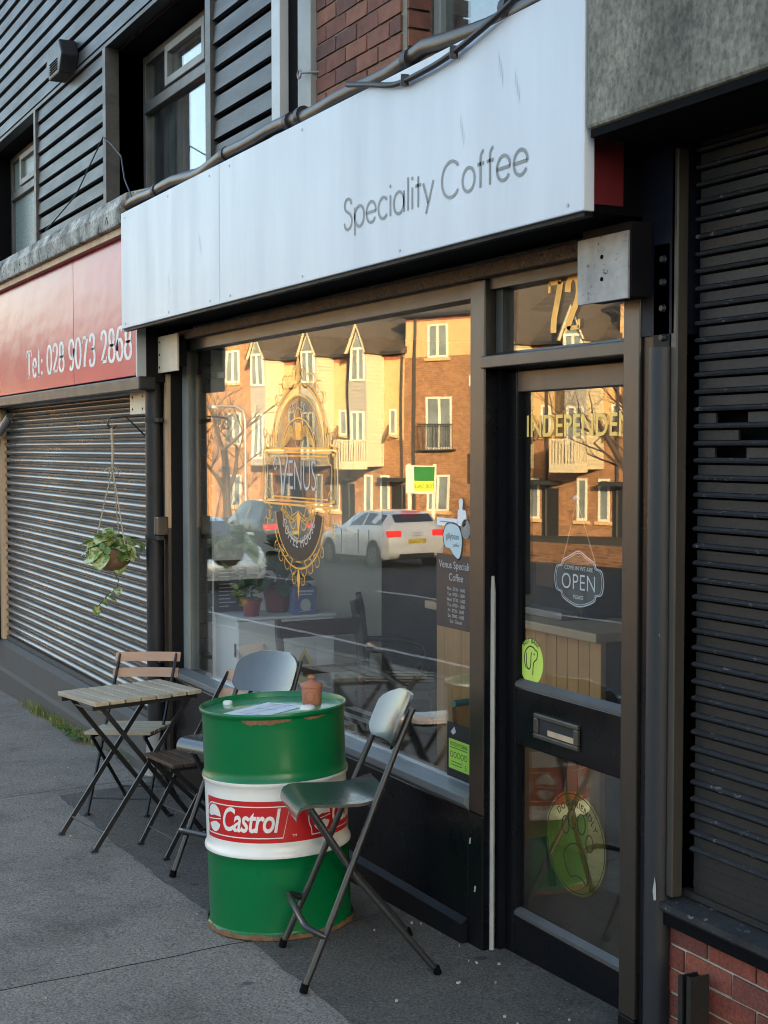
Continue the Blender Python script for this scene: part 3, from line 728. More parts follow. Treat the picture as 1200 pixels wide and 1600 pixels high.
bx('guide', 'timber_strip', ls, -13.12, -13.02, -.03, .02, .1, 2.2)
obj('arm', MB().tube([(-13.2, -.14, 1.86), (-12.85, -.06, 2.02), (-12.6, -.04, 2.13)], .035, 8), 'galv', ls, smooth=50)

rs = thing('roller_shutter', (-2.4, .05, .45), 'closed dark painted shutter with worn ribs above the sill', 'shutter')
pitch = .0522; z = .455; zi = 0
def rslat(segs):
    f = MB()
    for a, b in segs: f.box(a, b, .032, .040, .009, pitch-.014)
    return f
segs_full = [(-3.395, -1)]
me_full = rslat(segs_full).mesh('slat'); me_full.materials.append(MAT['slat_black'])
me_rib = MB().prism([(.040, -.007), (.020, -.0065), (.016, .0), (.022, .005), (.040, .0085)], 'x', -3.40, -1).mesh('rib', 50); me_rib.materials.append(MAT['rib_worn'])
holes = {28: [(-3.315, -3.175)], 27: [(-3.215, -3.05)], 26: [(-3.32, -3.18)]}
while z < 2.76:
    if zi in holes:
        a, b = holes[zi][0]; o = obj('slat', rslat([(-3.395, a), (b, -1)]), 'slat_black', rs)
    else: o = obj('slat', me_full, None, rs)
    o.location = (0, random.uniform(-.001, .001), z)
    if zi > 2:
        o2 = obj('rib', me_rib, None, rs); o2.location = (0, 0, z)
    else:
        o2 = obj('joint', MB().box(-3.395, -1, .030, .041, z+pitch-.0138, z+pitch+.0088), 'slat_black', rs)
    z += pitch; zi += 1
bx('backing', 'recess_black', rs, -3.44, -1, .10, .115, .4, 2.76)
bx('guide', 'guide_grey', rs, -3.455, -3.425, -.03, .012, .455, 2.76, bevel=.004)
bx('bottom_bar', 'slat_black', rs, -3.44, -1, .02, .05, .4555, .475)

# ------------------------------------------------------------------ shopfront
sf = thing('shopfront', (-5.9, .05, gz(-6)), 'black timber shopfront with one large plate window and side door frame', 'shopfront')
bx('stall_riser', 'black_gloss', sf, -8.25, -4.712, -.002, .12, -.6, .43, bevel=.004)
obj('skirting', MB().prism([(-.03, -.6), (-.03, -.02), (-.003, .0), (-.003, -.6)], 'x', -8.25, -4.712), 'black_paint', sf)
obj('sill', MB().prism([(-.018, .452), (-.018, .482), (.02, .490), (.068, .496), (.068, .43), (.0, .43)], 'x', -8.25, -4.712), 'sill_grey', sf, bevel=.003)
bx('post', 'brown_bounce_tint', sf, -4.71, -4.602, -.0, .14, .43, 2.49, bevel=.005)
bx('post', 'black_gloss', sf, -4.711, -4.601, -.003, .14, -.6, .4295, bevel=.005)
bx('post', 'brown_bounce_tint', sf, -3.692, -3.606, -.032, .2, .0, 2.49, bevel=.005)
bx('post', 'black_gloss', sf, -3.604, -3.545, -.02, .2, -.4, 2.55, bevel=.005)
bx('post_foot', 'black_paint', sf, -3.694, -3.605, -.034, .2, -.4, -.001, bevel=.005)
obj('lintel_rail', MB().box(-8.16, -3.70, -.03, .04, 2.492, 2.545), 'rusty_rail', sf, bevel=.006)
bx('head', 'frame_brown', sf, -8.25, -4.712, .02, .12, 2.43, 2.4915)
bx('head', 'frame_brown', sf, -4.60, -3.694, .02, .12, 2.45, 2.4915)
bx('jamb', 'pvc_grey', sf, -8.25, -8.15, .055, .12, .497, 2.43)
bx('jamb', 'pvc_dark', sf, -4.60, -4.552, .05, .12, 2.21, 2.45)
obj('transom', MB().prism([(-.02, 2.15), (-.02, 2.195), (.05, 2.212), (.16, 2.212), (.16, 2.15)], 'x', -4.60, -3.694), 'frame_brown', sf, bevel=.004)
bx('jamb', 'black_gloss', sf, -4.60, -4.596, .002, .09, -.4, 2.149)
bx('door_stop', 'black_paint', sf, -4.5955, -4.575, .058, .092, -.4, 2.149)
obj('hinge_strip', MB().tube([(-4.593, .036, -.12), (-4.593, .036, .5), (-4.593, .037, 1.3), (-4.593, .036, 1.36)], [.010, .010, .010, .006], 8), 'white_worn', sf)
pane = obj('pane', MB().box(-8.15, -4.712, .067, .073, .495, 2.43), 'shop_glass', sf)
obj('pane', MB().box(-4.552, -3.694, .067, .073, 2.212, 2.45), 'shop_glass', sf)
bx('threshold', 'black_paint', sf, -4.60, -3.60, -.01, .3, -.5, -.112, bevel=.008)
for x, y, z_ in ((-4.7, -.004, .3), (-4.66, -.005, .12)): obj('paint_chip', Print().poly([(0, 0), (.012, .004), (.016, .03), (.004, .024)]).flat(x, y, z_), 'white_worn', sf)

# ------------------------------------------------------------------ door
dr = thing('shop_door', (-4.15, .12, -.11), 'black glazed shop door with gold lettering and brass letterbox', 'door')
y0, y1 = .085, .130
bx('stile', 'black_gloss', dr, -4.594, -4.505, y0, y1, -.105, 2.14, bevel=.005)
bx('stile', 'black_gloss', dr, -3.80, -3.70, y0, y1, -.105, 2.14, bevel=.005)
bx('rail', 'brown_bounce_tint', dr, -4.504, -3.801, y0, y1, 2.058, 2.14, bevel=.005)
bx('rail', 'black_gloss', dr, -4.504, -3.801, y0, y1, .725, .945, bevel=.005)
bx('rail', 'black_gloss', dr, -4.504, -3.801, y0, y1, -.105, .065, bevel=.005)
for z_, m_ in ((.946, 'pvc_dark'), (.066, 'pvc_dark')):
    obj('bead', MB().prism([(y0-.004, z_), (y0-.004, z_+.012), (.104, z_+.03), (.104, z_)], 'x', -4.504, -3.801), m_, dr)
obj('bead', MB().box(-4.504, -4.49, y0-.002, .104, .977, 2.057), 'black_paint', dr)
obj('bead', MB().box(-4.504, -4.49, y0-.002, .104, .097, .724), 'black_paint', dr)
obj('pane', MB().box(-4.503, -3.802, .1045, .1105, .946, 2.057), 'door_glass', dr)
obj('pane', MB().box(-4.503, -3.802, .1045, .1105, .066, .724), 'door_glass', dr)
lb = MB(); a, b, q, e = -4.365, -4.08, .775, .868
lb.box(a, b, .072, .086, q, q+.018).box(a, b, .072, .086, e-.018, e).box(a, a+.028, .0721, .0861, q+.018, e-.018).box(b-.028, b, .0721, .0861, q+.018, e-.018)
lbx = obj('letterbox', lb, 'bronze', dr, bevel=.004)
obj('flap', MB().box(a+.028, b-.028, .080, .088, q+.018, e-.018), 'chalk_black', lbx)
obj('junk_mail', MB().box(a+.09, b-.03, .076, .0795, q+.022, q+.042), 'timber_strip', lbx)
P = Print().text('INDEPENDENT', .112, 0, 0, sx=.80, offset=.012, spacing=1.0)
wdt = max(v_[0] for v_ in P.v); kx = .72/wdt
pobj('lettering', P.to(lambda u, v: (-4.47+u*kx, .1030, 1.893+v*1.0)), 'gold_light', dr)
nm = thing('house_number', (-4.16, .066, 2.26), 'gold number 72 on the fanlight over the door', 'house number')
P = Print(); didone(P, '72', .185, .036, 0, 0, .8, .16)
pobj('digits', P.flat(-4.27, .0655, 2.262), 'gold', nm)

# ------------------------------------------------------------------ window logo (print on the glass)
GY = .0655
lo = thing('window_logo', (-6.51, GY, 1.19), 'ornate gold coffee house emblem printed on the shop window', 'window sign')
K = .94/.62; CX = -6.51; 
def F(u, v): return (CX+u, GY, 1.69+v)
# geometry in metres: plaque u -.465..+.465, v -.12..+.155
G = Print(); GL = Print(); D = Print(); W = Print(); B = Print()
def rrect(a, b, c, d, r_, inv=False):
    out = []
    for (cx, cy, s0) in ((b-r_, d-r_, 0), (a+r_, d-r_, 90), (a+r_, c+r_, 180), (b-r_, c+r_, 270)):
        if inv: 
            qx = b if cx > 0 else a; qy = d if cy > (c+d)/2 else c
            out += list(reversed(arc(qx, qy, r_, r_, s0+180-0, s0+270, 8))) if True else []
        else: out += arc(cx, cy, r_, r_, s0, s0+90, 6)
    return out
G.ribbon(rrect(-.465, .465, -.135, .165, .03), .011, closed=True)
G.ribbon(rrect(-.435, .435, -.115, .145, .02), .007, closed=True)
ins = []
for (qx, qy, a0) in ((.40, .125, 270), (-.40, .125, 0), (-.40, -.095, 90), (.40, -.095, 180)):
    ins += list(reversed(arc(qx, qy, .045, .045, a0-90, a0, 8)))
G.ribbon(ins, .007, closed=True)
for qx, qy in ((.415, .135), (-.415, .135), (.415, -.105), (-.415, -.105)): G.poly(arc(qx, qy, .014, .014, 0, 350, 12))
# arches
G.ribbon(arc(0, .155, .34, .345, 12, 168, 50), .019); G.ribbon(arc(0, .155, .29, .29, 4, 176, 50), .009)
G.ribbon(arc(0, .155, .205, .17, 0, 180, 40), .008)
D.poly(arc(0, .155, .285, .285, 2, 178, 40))
# lower band
GL.ribbon(arc(0, -.135, .30, .30, 188, 352, 50), .008); GL.ribbon(arc(0, -.135, .205, .19, 182, 358, 40), .007); GL.ribbon(arc(0, -.135, .335, .335, 205, 335, 44), .01)
band = arc(0, -.135, .293, .293, 190, 350, 40)+list(reversed(arc(0, -.135, .212, .197, 190, 350, 40)))
nb = len(band)//2; b0 = len(B.v); B.v += band
for i in range(nb-1): B.f.append((b0+i, b0+i+1, b0+2*nb-2-i, b0+2*nb-1-i))
def spiral(cx, cy, r0, turns, a0, sgn=1, n=26): return [(cx+r0*(1-.85*i/n)*math.cos(R(a0+sgn*360*turns*i/n)), cy+r0*(1-.85*i/n)*math.sin(R(a0+sgn*360*turns*i/n))) for i in range(n+1)]
for s_ in (-1, 1):
    m2 = lambda pts: [(s_*x, y) for x, y in pts]
    for (cx, cy, r0, a0, sg_) in ((.10, .525, .05, 200, 1), (.17, .51, .045, 120, -1), (.23, .475, .04, 60, 1), (.27, .42, .035, 90, -1), (.06, .56, .035, 250, -1)): G.ribbon(m2(spiral(cx, cy, r0, 1.3, a0, sg_)), .009, 0, 1)
    for (cx, cy, r0, a0, sg_) in ((.40, .215, .05, 250, 1), (.43, .25, .035, 60, -1), (.36, .20, .04, 90, 1)): G.ribbon(m2(spiral(cx, cy, r0, 1.3, a0, sg_)), .009, 0, 1)
    for k_ in range(5): G.ribbon(m2(spline([(.03, .20+.012*k_), (.09, .235+.012*k_), (.13, .20+.014*k_), (.19, .175+.006*k_)], 6)), .006)
    for k_ in range(3): G.ribbon(m2([(.31+.03*k_, .17), (.31+.03*k_, .30-.03*k_)]), .009)
    for (cx, cy, r0, a0, sg_) in ((.40, -.19, .05, 100, 1), (.43, -.24, .035, 300, -1), (.34, -.20, .045, 90, -1), (.12, -.19, .05, 80, 1), (.06, -.23, .045, 60, -1), (.18, -.17, .03, 90, 1)): GL.ribbon(m2(spiral(cx, cy, r0, 1.3, a0, sg_)), .008, 0, 1)
    for (cx, cy, r0, a0, sg_) in ((.06, -.475, .05, 130, -1), (.14, -.455, .05, 140, -1), (.22, -.42, .045, 150, -1), (.05, -.53, .035, 90, -1), (.28, -.37, .035, 140, -1)): GL.ribbon(m2(spiral(cx, cy, r0, 1.35, a0, sg_)), .008, 0, 1)
    for k_ in range(3): GL.ribbon(m2(spline([(.02, -.17-.018*k_), (.10, -.20-.016*k_), (.16, -.175-.012*k_), (.24, -.16)], 6)), .005)
G.ribbon(spline([(0, .50), (.028, .56), (0, .66)], 8), .012, 0, .9); G.ribbon(spline([(0, .50), (-.028, .56), (0, .66)], 8), .012, 0, .9)
G.poly([(0, .49), (.02, .55), (.008, .61), (0, .67), (-.008, .61), (-.02, .55)])
GL.poly([(0, -.46), (.022, -.52), (.008, -.58), (0, -.635), (-.008, -.58), (-.022, -.52)])
GL.poly([(0, -.16), (.03, -.20), (.012, -.25), (0, -.31), (-.012, -.25), (-.03, -.20)])
# cup in the middle of the arch
G.ribbon(arc(0, .275, .055, .105, 0, 360, 30), .005); G.poly([(-.04, .30), (.04, .30), (.045, .26), (.03, .21), (-.03, .21), (-.045, .26)])
W.text('ENUS', .235, .045, -.055, sx=.62, offset=-.012, align='CENTER').ribbon(spline([(-.32, .08), (-.28, .125), (-.235, .10), (-.215, .0), (-.195, -.085), (-.17, .02), (-.135, .115), (-.16, .135)], 6), .017, .5).ribbon(spline([(-.32, .08), (-.30, .05), (-.275, .07)], 5), .008)
W.text('COFFEE HOUSE', .075, 0, -.135, sx=.9, offset=.004, align='CENTER', spacing=1.15, arcr=.225, arca=270, flip=True)
W.text('EST 20', .062, 0, .155, sx=.9, align='CENTER', spacing=1.2, arcr=.215, arca=92)
for nm_, pr_, mt, dy in (('plaque_film', D, 'film_grey', .0), ('band', B, 'print_black', -.0004), ('gold_scrollwork', G, 'gold', -.0008), ('gold_scrollwork', GL, 'gold', -.0008), ('lettering', W, 'venus_grey', -.0012)):
    pobj(nm_, pr_.to(lambda u, v: (CX+u, GY+dy, 1.69+v*.955)), mt, lo)
D2 = Print().poly(rrect(-.43, .43, -.11, .14, .02)); pobj('plaque_film', D2.to(lambda u, v: (CX+u, GY-.0001, 1.69+v*.955)), 'film_grey', lo)

def sticker(name, label, mb_list, loc, cat='sticker', group=None):
    t_ = thing(name, loc, label, cat, group)
    for nm_, pr_, mt, dy in mb_list: pobj(nm_, pr_.flat(loc[0], loc[1]+dy, loc[2]), mt, t_)
    return t_
# opening-hours board
bd = Print().poly([(-.122, -.30), (.20, -.30), (.20, .0), (-.122, .0)])
tx = Print().text('Venus Speciality', .043, .04, -.055, align='CENTER').text('Coffee', .043, .04, -.105, align='CENTER')
for i, s_ in enumerate(('Mon  0730 - 1600', 'Tue  0730 - 1600', 'Wed  0730 - 1600', 'Thu  0730 - 1600', 'Fri  0730 - 1600', 'Sat  0900 - 1600', 'Sun  Closed')): tx.text(s_, .02, .04, -.145-i*.022, align='CENTER')
t_ = sticker('hours_board', 'dark board with white opening hours inside the shop window', [('board', bd, 'board_dark', 0), ('lettering', tx, 'chalk_line', -.001)], (-4.965, GY-.0, 1.415), 'notice')
# bean sticker
bean = spline([(-.075, .02), (-.05, .06), (0, .068), (.05, .055), (.075, .01), (.07, -.04), (.05, -.072), (.01, -.058), (-.02, -.035), (-.06, -.028), (-.075, .02)], 6)
bean2 = [(x*1.08, y*1.08) for x, y in bean]
sticker('bean_sticker', 'pale bean shaped sticker on the window above the hours board', [('border', Print().poly(bean2), 'print_black', 0), ('face', Print().poly(bean), 'sticker_blue', -.0005), ('lettering', Print().text('gillybean', .036, 0, .005, sx=.85, align='CENTER').text('coffee', .02, .03, -.025, align='CENTER'), 'print_black', -.001)], (-4.955, GY, 1.475))
thumb = spline([(-.035, -.075), (-.035, .02), (-.02, .03), (-.025, .085), (.0, .10), (.018, .08), (.012, .03), (.045, .02), (.05, -.04), (.03, -.08), (-.035, -.075)], 5)
sticker('hand_sticker', 'white pointing hand sticker near the window post', [('face', Print().poly([(x*.8, y*.62) for x, y in thumb]), 'sticker_white', 0)], (-4.885, GY, 1.585))
sticker('strip_sticker', 'narrow white strip sticker above the bean sticker', [('face', Print().poly([(-.085, -.016), (.085, -.016), (.085, .016), (-.085, .016)]), 'sticker_white', 0), ('lettering', Print().ribbon([(-.06, 0), (.06, 0)], .004), 'letter_grey', -.0005)], (-5.0, GY, 1.548))
sticker('round_sticker', 'small grey round sticker beside the bean sticker', [('face', Print().poly(arc(0, 0, .036, .04, 0, 350, 20)), 'pvc_grey', 0), ('ring', Print().ribbon(arc(0, 0, .026, .029, 0, 360, 20), .004), 'letter_grey', -.0005)], (-4.85, GY, 1.525))
# food hygiene rating
hy = Print().text('FOOD HYGIENE', .024, 0, .035, sx=.8, align='CENTER').ribbon([(-.07, .028), (.07, .028)], .003)
for i in range(5): hy.ribbon(arc(-.056+i*.028, -.0, .011, .011, 0, 360, 14), .003)
hy.text('5', .03, .056, -.05, align='CENTER'); hy.ribbon([(-.06, -.03), (.03, -.03)], .003); hy.ribbon([(-.06, -.042), (.03, -.042)], .003)
sticker('hygiene_sticker', 'black and green rating sticker at the bottom corner of the window', [('back', Print().poly([(-.095, -.095), (.14, -.095), (.14, .13), (-.095, .13)]), 'print_black', 0), ('face', Print().poly([(-.08, -.06), (.14, -.06), (.14, .062), (-.08, .062)]), 'hygiene_green', -.0005), ('lettering', hy, 'print_black', -.001), ('emblem', Print().poly([(-.065, .09), (-.035, .115), (-.02, .095), (-.045, .08)]), 'chalk_line', -.001)], (-4.90, GY, .60))
# dog sticker on the door
dog = Print().ribbon(spline([(-.032, -.03), (-.045, .0), (-.038, .035), (-.012, .056), (.014, .055), (.03, .046), (.042, .042), (.044, .028), (.036, .012), (.02, .0), (.014, -.022), (.012, -.05)], 6), .005).ribbon(spline([(-.03, .03), (-.03, -.01), (-.02, -.03), (-.004, -.02), (.0, .02), (.004, .035)], 6), .005).ribbon(arc(.022, .03, .003, .003, 0, 360, 8), .003)
dog.text('BEST BARK', .026, 0, -.005, sx=.85, offset=.01, align='CENTER', arcr=.075, arca=90)
sticker('lime_sticker', 'lime yellow oval sticker with a black dog outline on the door glass', [('face', Print().poly(arc(0, 0, .082, .086, 0, 355, 40)), 'sticker_lime', 0), ('lettering', dog, 'print_black', -.0005)], (-4.428, .1035, 1.048))
paw = Print()
for cx, cy, a_, b_, rt in ((-.06, .055, .022, .032, 10), (-.018, .085, .024, .036, 0), (.038, .078, .024, .036, -5), (.088, .02, .022, .030, -20)): paw.ribbon([(cx+x, cy+y) for x, y in arc(0, 0, a_, b_, 0, 360, 24)], .004)
paw.ribbon(spline([(-.06, -.09), (-.07, -.05), (-.03, -.01), (.02, .0), (.06, -.03), (.085, -.09), (.07, -.135), (.045, -.12), (.01, -.115), (-.03, -.125), (-.06, -.09)], 6), .004)
paw.ribbon(arc(0, 0, .178, .178, 0, 360, 60), .003)
paw.text('DOG FRIENDLY', .034, 0, 0, sx=1, align='CENTER', spacing=1.1, arcr=.132, arca=84)
sticker('oval_sticker', 'translucent yellow oval sticker with paw outline on the lower door glass', [('film', Print().poly(arc(0, 0, .186, .188, 0, 355, 60)), 'film_yellow', 0), ('lettering', paw, 'print_black', -.0005)], (-4.135, .1035, .43))
# OPEN sign hanging behind the door glass
og = thing('open_sign', (-4.15, .13, 1.28), 'scalloped clear OPEN sign hanging on a string inside the door', 'sign')
oy = .122
sc = spline([(-.14, -.0), (-.13, .04), (-.10, .05), (-.09, .068), (-.05, .085), (0, .105), (.05, .085), (.09, .068), (.10, .05), (.13, .04), (.14, 0), (.13, -.04), (.10, -.05), (.09, -.068), (.05, -.085), (0, -.095), (-.05, -.085), (-.09, -.068), (-.10, -.05), (-.13, -.04), (-.14, 0)], 4)
M_ = MB(); n_ = len(sc)-1; M_.add([(-4.15+x*1.08, oy, 1.377+y) for x, y in sc[:-1]]+[(-4.15+x*1.08, oy+.004, 1.377+y) for x, y in sc[:-1]], [tuple(range(n_)), tuple(reversed(range(n_, 2*n_)))]+[(i, (i+1) % n_, n_+(i+1) % n_, n_+i) for i in range(n_)])
obj('board', M_, 'acrylic', og)
P = Print().ribbon([(x*1.08, y) for x, y in sc], .0035).ribbon([(x*1.01, y*.93) for x, y in sc], .002)
P.text('OPEN', .082, 0, -.035, sx=.95, offset=-.006, align='CENTER', spacing=1.1).text('COME IN WE ARE', .022, 0, .035, align='CENTER').text('PLEASE', .02, 0, -.068, align='CENTER')
pobj('lettering', P.flat(-4.15, oy-.001, 1.377), 'sticker_white', og)
obj('string', MB().tube([(-4.245, oy, 1.452), (-4.157, oy-.004, 1.665), (-4.05, oy, 1.448)], .0022, 6), 'jute', og)
obj('suction_cup', MB().lathe([(0, -.006), (.012, -.006), (.014, 0), (.006, .008), (0, .01)], 12, (-4.157, oy-.006, 1.672)), 'cap_white', og, smooth=50)

# ------------------------------------------------------------------ wall fittings
for nm_, x0, x1, z0, z1, y_, lb_ in (('end_plate', -8.345, -7.94, 2.305, 2.525, -.08, 'cream shutter end plate at the top left of the shop window'), ('end_plate', -8.885, -8.56, 2.065, 2.285, -.08, 'smaller cream end plate over the grey shutter')):
    t_ = thing(nm_, ((x0+x1)/2, y_, z0), lb_, 'plate', 'shutter end plates')
    bx('plate', 'plate_cream', t_, x0, x1, y_, y_+.012, z0, z1, bevel=.002)
    bx('housing', 'black_paint', t_, x0+.03, x1-.03, y_+.0125, -.0125, z0+.03, z1-.02)
    for px, pz in ((.18, .15), (.18, .5), (.18, .85), (.82, .15), (.82, .5), (.82, .85))[:(3 if x0 > -8.4 else 6)]:
        xx, zz_ = x0+(x1-x0)*px, z0+(z1-z0)*pz; obj('rivet', MB().tube([(xx, y_-.003, zz_), (xx, y_+.001, zz_)], .007, 8), 'recess_black', t_)
t_ = thing('end_plate', (-3.68, -.12, 2.31), 'grey steel shutter end plate with two holes by the door', 'plate', 'shutter end plates')
bx('plate', 'plate_steel', t_, -3.82, -3.552, -.122, -.112, 2.313, 2.522, bevel=.002)
bx('housing', 'black_paint', t_, -3.805, -3.545, -.1115, -.034, 2.32, 2.55)
for zz_ in (2.385, 2.455): obj('hole', MB().tube([(-3.685, -.1245, zz_), (-3.685, -.1215, zz_)], .007, 10), 'recess_black', t_)
br = thing('bolted_bracket', (-3.5, -.03, 2.2), 'black steel bracket with round bolts beside the end plate', 'bracket')
bx('plate', 'black_paint', br, -3.542, -3.46, -.03, .0, 2.13, 2.48, bevel=.003)
for zz_ in (2.43, 2.36, 2.28, 2.19): obj('bolt', MB().tube([(-3.49, -.042, zz_), (-3.49, -.029, zz_)], [.009, .013], 10), 'pipe_worn', br, smooth=40)
rp = thing('drainpipe', (-3.5, -.03, gz(-3.5)), 'scuffed dark drainpipe between the door and right shutter', 'drainpipe')
obj('pipe', MB().tube([(-3.50, -.025, 2.16), (-3.498, -.025, 1.2), (-3.50, -.025, .3), (-3.50, -.025, -.2)], .043, 20), 'pipe_worn', rp, smooth=60)
obj('bare_chip', Print().poly([(0, 0), (.012, .005), (.010, .05), (.004, .075), (-.006, .03)]).flat(-3.47, -.064, .44), 'white_worn', rp)
dp = thing('drainpipe', (-8.32, -.08, gz(-8.4)), 'straight black downpipe beside the closed grey shutter', 'drainpipe')
obj('pipe', MB().tube([(-8.40, -.075, 2.55), (-8.40, -.075, 1.2), (-8.40, -.075, .06)], .055, 20), 'pipe_black', dp, smooth=60)
obj('shoe', MB().tube([(-8.40, -.075, .09), (-8.40, -.08, -.08), (-8.395, -.10, -.19)], .060, 20), 'galv', dp, smooth=60)
for z_ in (1.30, .55, 2.02): obj('strap', MB().tube([(-8.40, -.075, z_-.012), (-8.40, -.075, z_+.012)], .060, 20).box(-8.40, -8.24, -.10, -.07, z_-.012, z_+.012), 'chalk_black', dp, smooth=40)
st_ = thing('timber_batten', (-8.3, -.02, .1), 'pale worn timber batten beside the shop window', 'batten')
bx('batten', 'timber_strip', st_, -8.325, -8.268, -.034, -.0125, 1.36, 2.30)
bx('batten', 'brown_bounce_tint', st_, -8.325, -8.268, -.033, -.0125, -.15, 1.359)
lk = thing('lock_box', (-8.3, -.06, 1.32), 'small brown lock box on the pier by the downpipe', 'lock')
bx('case', 'brown_bounce_tint', lk, -8.33, -8.255, -.10, -.036, 1.315, 1.43, bevel=.006)
bx('edge', 'plate_steel', lk, -8.335, -8.3305, -.10, -.05, 1.32, 1.425)
stub = thing('steel_stub', (-3.28, -.09, gz(-3.28)), 'black steel channel stub standing against the red bricks', 'post')
c = MB(); zt = .275; zb = -.3
c.box(-3.305, -3.298, -.10, -.03, zb, zt-.01).box(-3.252, -3.245, -.10, -.03, zb, zt).box(-3.298, -3.252, -.037, -.030, zb, zt-.015)
c.box(-3.298, -3.285, -.10, -.093, zb, zt-.006).box(-3.265, -3.252, -.10, -.093, zb, zt)
obj('channel', c, 'slat_black', stub)

# hanging planter
hp_ = Vector((-8.52, -.305, 0))
pl = thing('hanging_plant', (hp_.x, hp_.y, 1.0), 'variegated trailing plant in a coir basket hanging on twine', 'plant')
bra = [(-8.42, -.10, 2.045), (-8.46, -.2, 2.05), (hp_.x, hp_.y, 2.04)]
hook = bra+[(hp_.x-.004, hp_.y-.02, 2.03), (hp_.x, hp_.y-.03, 2.0), (hp_.x, hp_.y-.015, 1.975), (hp_.x, hp_.y+.01, 1.975), (hp_.x, hp_.y+.025, 1.99)]
bt = thing('hanging_bracket', (-8.42, -.1, 2.04), 'thin black wall bracket holding the hanging plant', 'bracket')
obj('arm', MB().tube(hook, .006, 8), 'steel_black', bt, smooth=60)
obj('brace', MB().tube([(-8.42, -.10, 1.90), (-8.46, -.24, 2.045)], .005, 8), 'steel_black', bt)
kz = 1.72
obj('twine', MB().tube([(hp_.x, hp_.y-.005, 1.975), (hp_.x+.003, hp_.y, 1.85), (hp_.x, hp_.y, kz)], .0085, 8), 'jute', pl)
tas = MB(); r_ = random.Random(3)
for i in range(16):
    a = r_.uniform(0, 6.28); q = r_.uniform(.02, .06); tas.tube([(hp_.x, hp_.y, kz), (hp_.x+q*.5*math.cos(a), hp_.y+q*.5*math.sin(a), kz+.01), (hp_.x+q*math.cos(a), hp_.y+q*math.sin(a), kz-.05*r_.random())], .002, 5)
obj('tassel', tas, 'jute', pl)
for k_ in range(3):
    a = k_*math.tau/3+.4; obj('twine', MB().tube([(hp_.x, hp_.y, kz), (hp_.x+.05*math.cos(a), hp_.y+.05*math.sin(a), kz-.2), (hp_.x+.115*math.cos(a), hp_.y+.115*math.sin(a), 1.235)], .004, 6), 'jute', pl)
obj('basket', MB().lathe([(.0, -.135), (.06, -.125), (.10, -.08), (.122, -.02), (.125, .01), (.115, .012), (.10, -.03), (0, -.03)], 28, (hp_.x, hp_.y, 1.155)), 'coir', pl, smooth=60)
def leaf_mesh(L, W_, curl, name, mat, fold=.15):
    mb = MB(); n = 6; vs = []
    for i in range(n+1):
        t_ = i/n; wd = W_*(math.sin(math.pi*min(1, t_*.96+.04))**.8)*(1.0 if t_ < .5 else 1.0)
        y = L*t_*(1-.25*curl*t_); z_ = -curl*L*t_*t_*.6
        vs += [(-wd/2, y, z_+fold*wd*.4), (0, y, z_), (wd/2, y, z_+fold*wd*.4)]
    fs = []
    for i in range(n): fs += [(3*i, 3*i+1, 3*i+4, 3*i+3), (3*i+1, 3*i+2, 3*i+5, 3*i+4)]
    mb.add(vs, fs); me = mb.mesh(name, 60); me.materials.append(MAT[mat]); return me
LM = [leaf_mesh(.14, .10, .5, 'leaf', 'leaf_variegated'), leaf_mesh(.125, .09, .8, 'leaf', 'leaf_variegated'), leaf_mesh(.09, .065, .3, 'leaf', 'leaf_green'), leaf_mesh(.13, .09, .7, 'leaf', 'leaf_variegated')]
r_ = random.Random(12)
def put_leaf(me, parent, pos, yaw, pitch_, s_=1, roll=0):
    o = obj('leaf', me, None, parent); o.location = pos; o.rotation_euler = (pitch_, roll, yaw); o.scale = (s_,)*3; return o
for i in range(80):
    a = r_.uniform(0, 6.28); q = r_.uniform(.03, .14); zz_ = 1.16+r_.uniform(-.05, .09)*(1.2-q*5)
    put_leaf(r_.choice(LM), pl, (hp_.x+q*math.cos(a), hp_.y+q*math.sin(a), zz_), a-math.pi/2+r_.uniform(-.6, .6), r_.uniform(-1.2, .6), r_.uniform(.45, 1.2), r_.uniform(-.7, .7))
for i in range(10):
    a = -2.6+r_.uniform(-.5, .5); put_leaf(LM[i % 4], pl, (hp_.x+.03+r_.uniform(-.05, .03), hp_.y-.05+r_.uniform(-.04, .06), 1.24+r_.uniform(-.02, .05)), a, r_.uniform(-.3, .7), .8, r_.uniform(-.5, .5))
tr = [(hp_.x+.06, hp_.y-.02, 1.04), (hp_.x+.07, hp_.y+.01, .97), (hp_.x+.07, hp_.y+.0, .92), (hp_.x+.05, hp_.y-.06, .875), (hp_.x+.03, hp_.y-.10, .82)]
obj('stem', MB().tube(tr, .003, 6), 'leaf_dark', pl)
for i, p_ in enumerate(tr[2:]):
    for k_ in range(2): put_leaf(LM[k_], pl, p_, r_.uniform(0, 6), r_.uniform(-1.2, 0), .62)

for o in pl.children:
    if o.name.split('.')[0] in ('leaf', 'basket', 'stem'): o.location.z += .065
# weeds at the foot of the left wall
gr = MB(); r_ = random.Random(21)
for i in range(620):
    x = r_.choice([r_.uniform(-11.9, -9.6), r_.gauss(-10.2, .2), r_.gauss(-10.7, .12), r_.gauss(-11.3, .18)]); y = -.09-abs(r_.gauss(0, .03)); h = r_.uniform(.03, .10); a = r_.uniform(0, 6.28); b_ = r_.uniform(.0, .05)
    g = gz(x, y)-.003; dx, dy = .004*math.cos(a), .004*math.sin(a); ex, ey = b_*math.cos(a+1.5), -abs(b_*math.sin(a+1.5))
    gr.add([(x-dx, y-dy, g), (x+dx, y+dy, g), (x+ex*.5+dx*.7, y+ey*.5+dy*.7, g+h*.6), (x+ex, y+ey, g+h)], [(0, 1, 2), (0, 2, 3)])
props(obj('wall_foot_grass', gr, 'grass_weed'), 'thin yellowish grass growing at the foot of the shuttered wall', 'grass', kind='stuff')
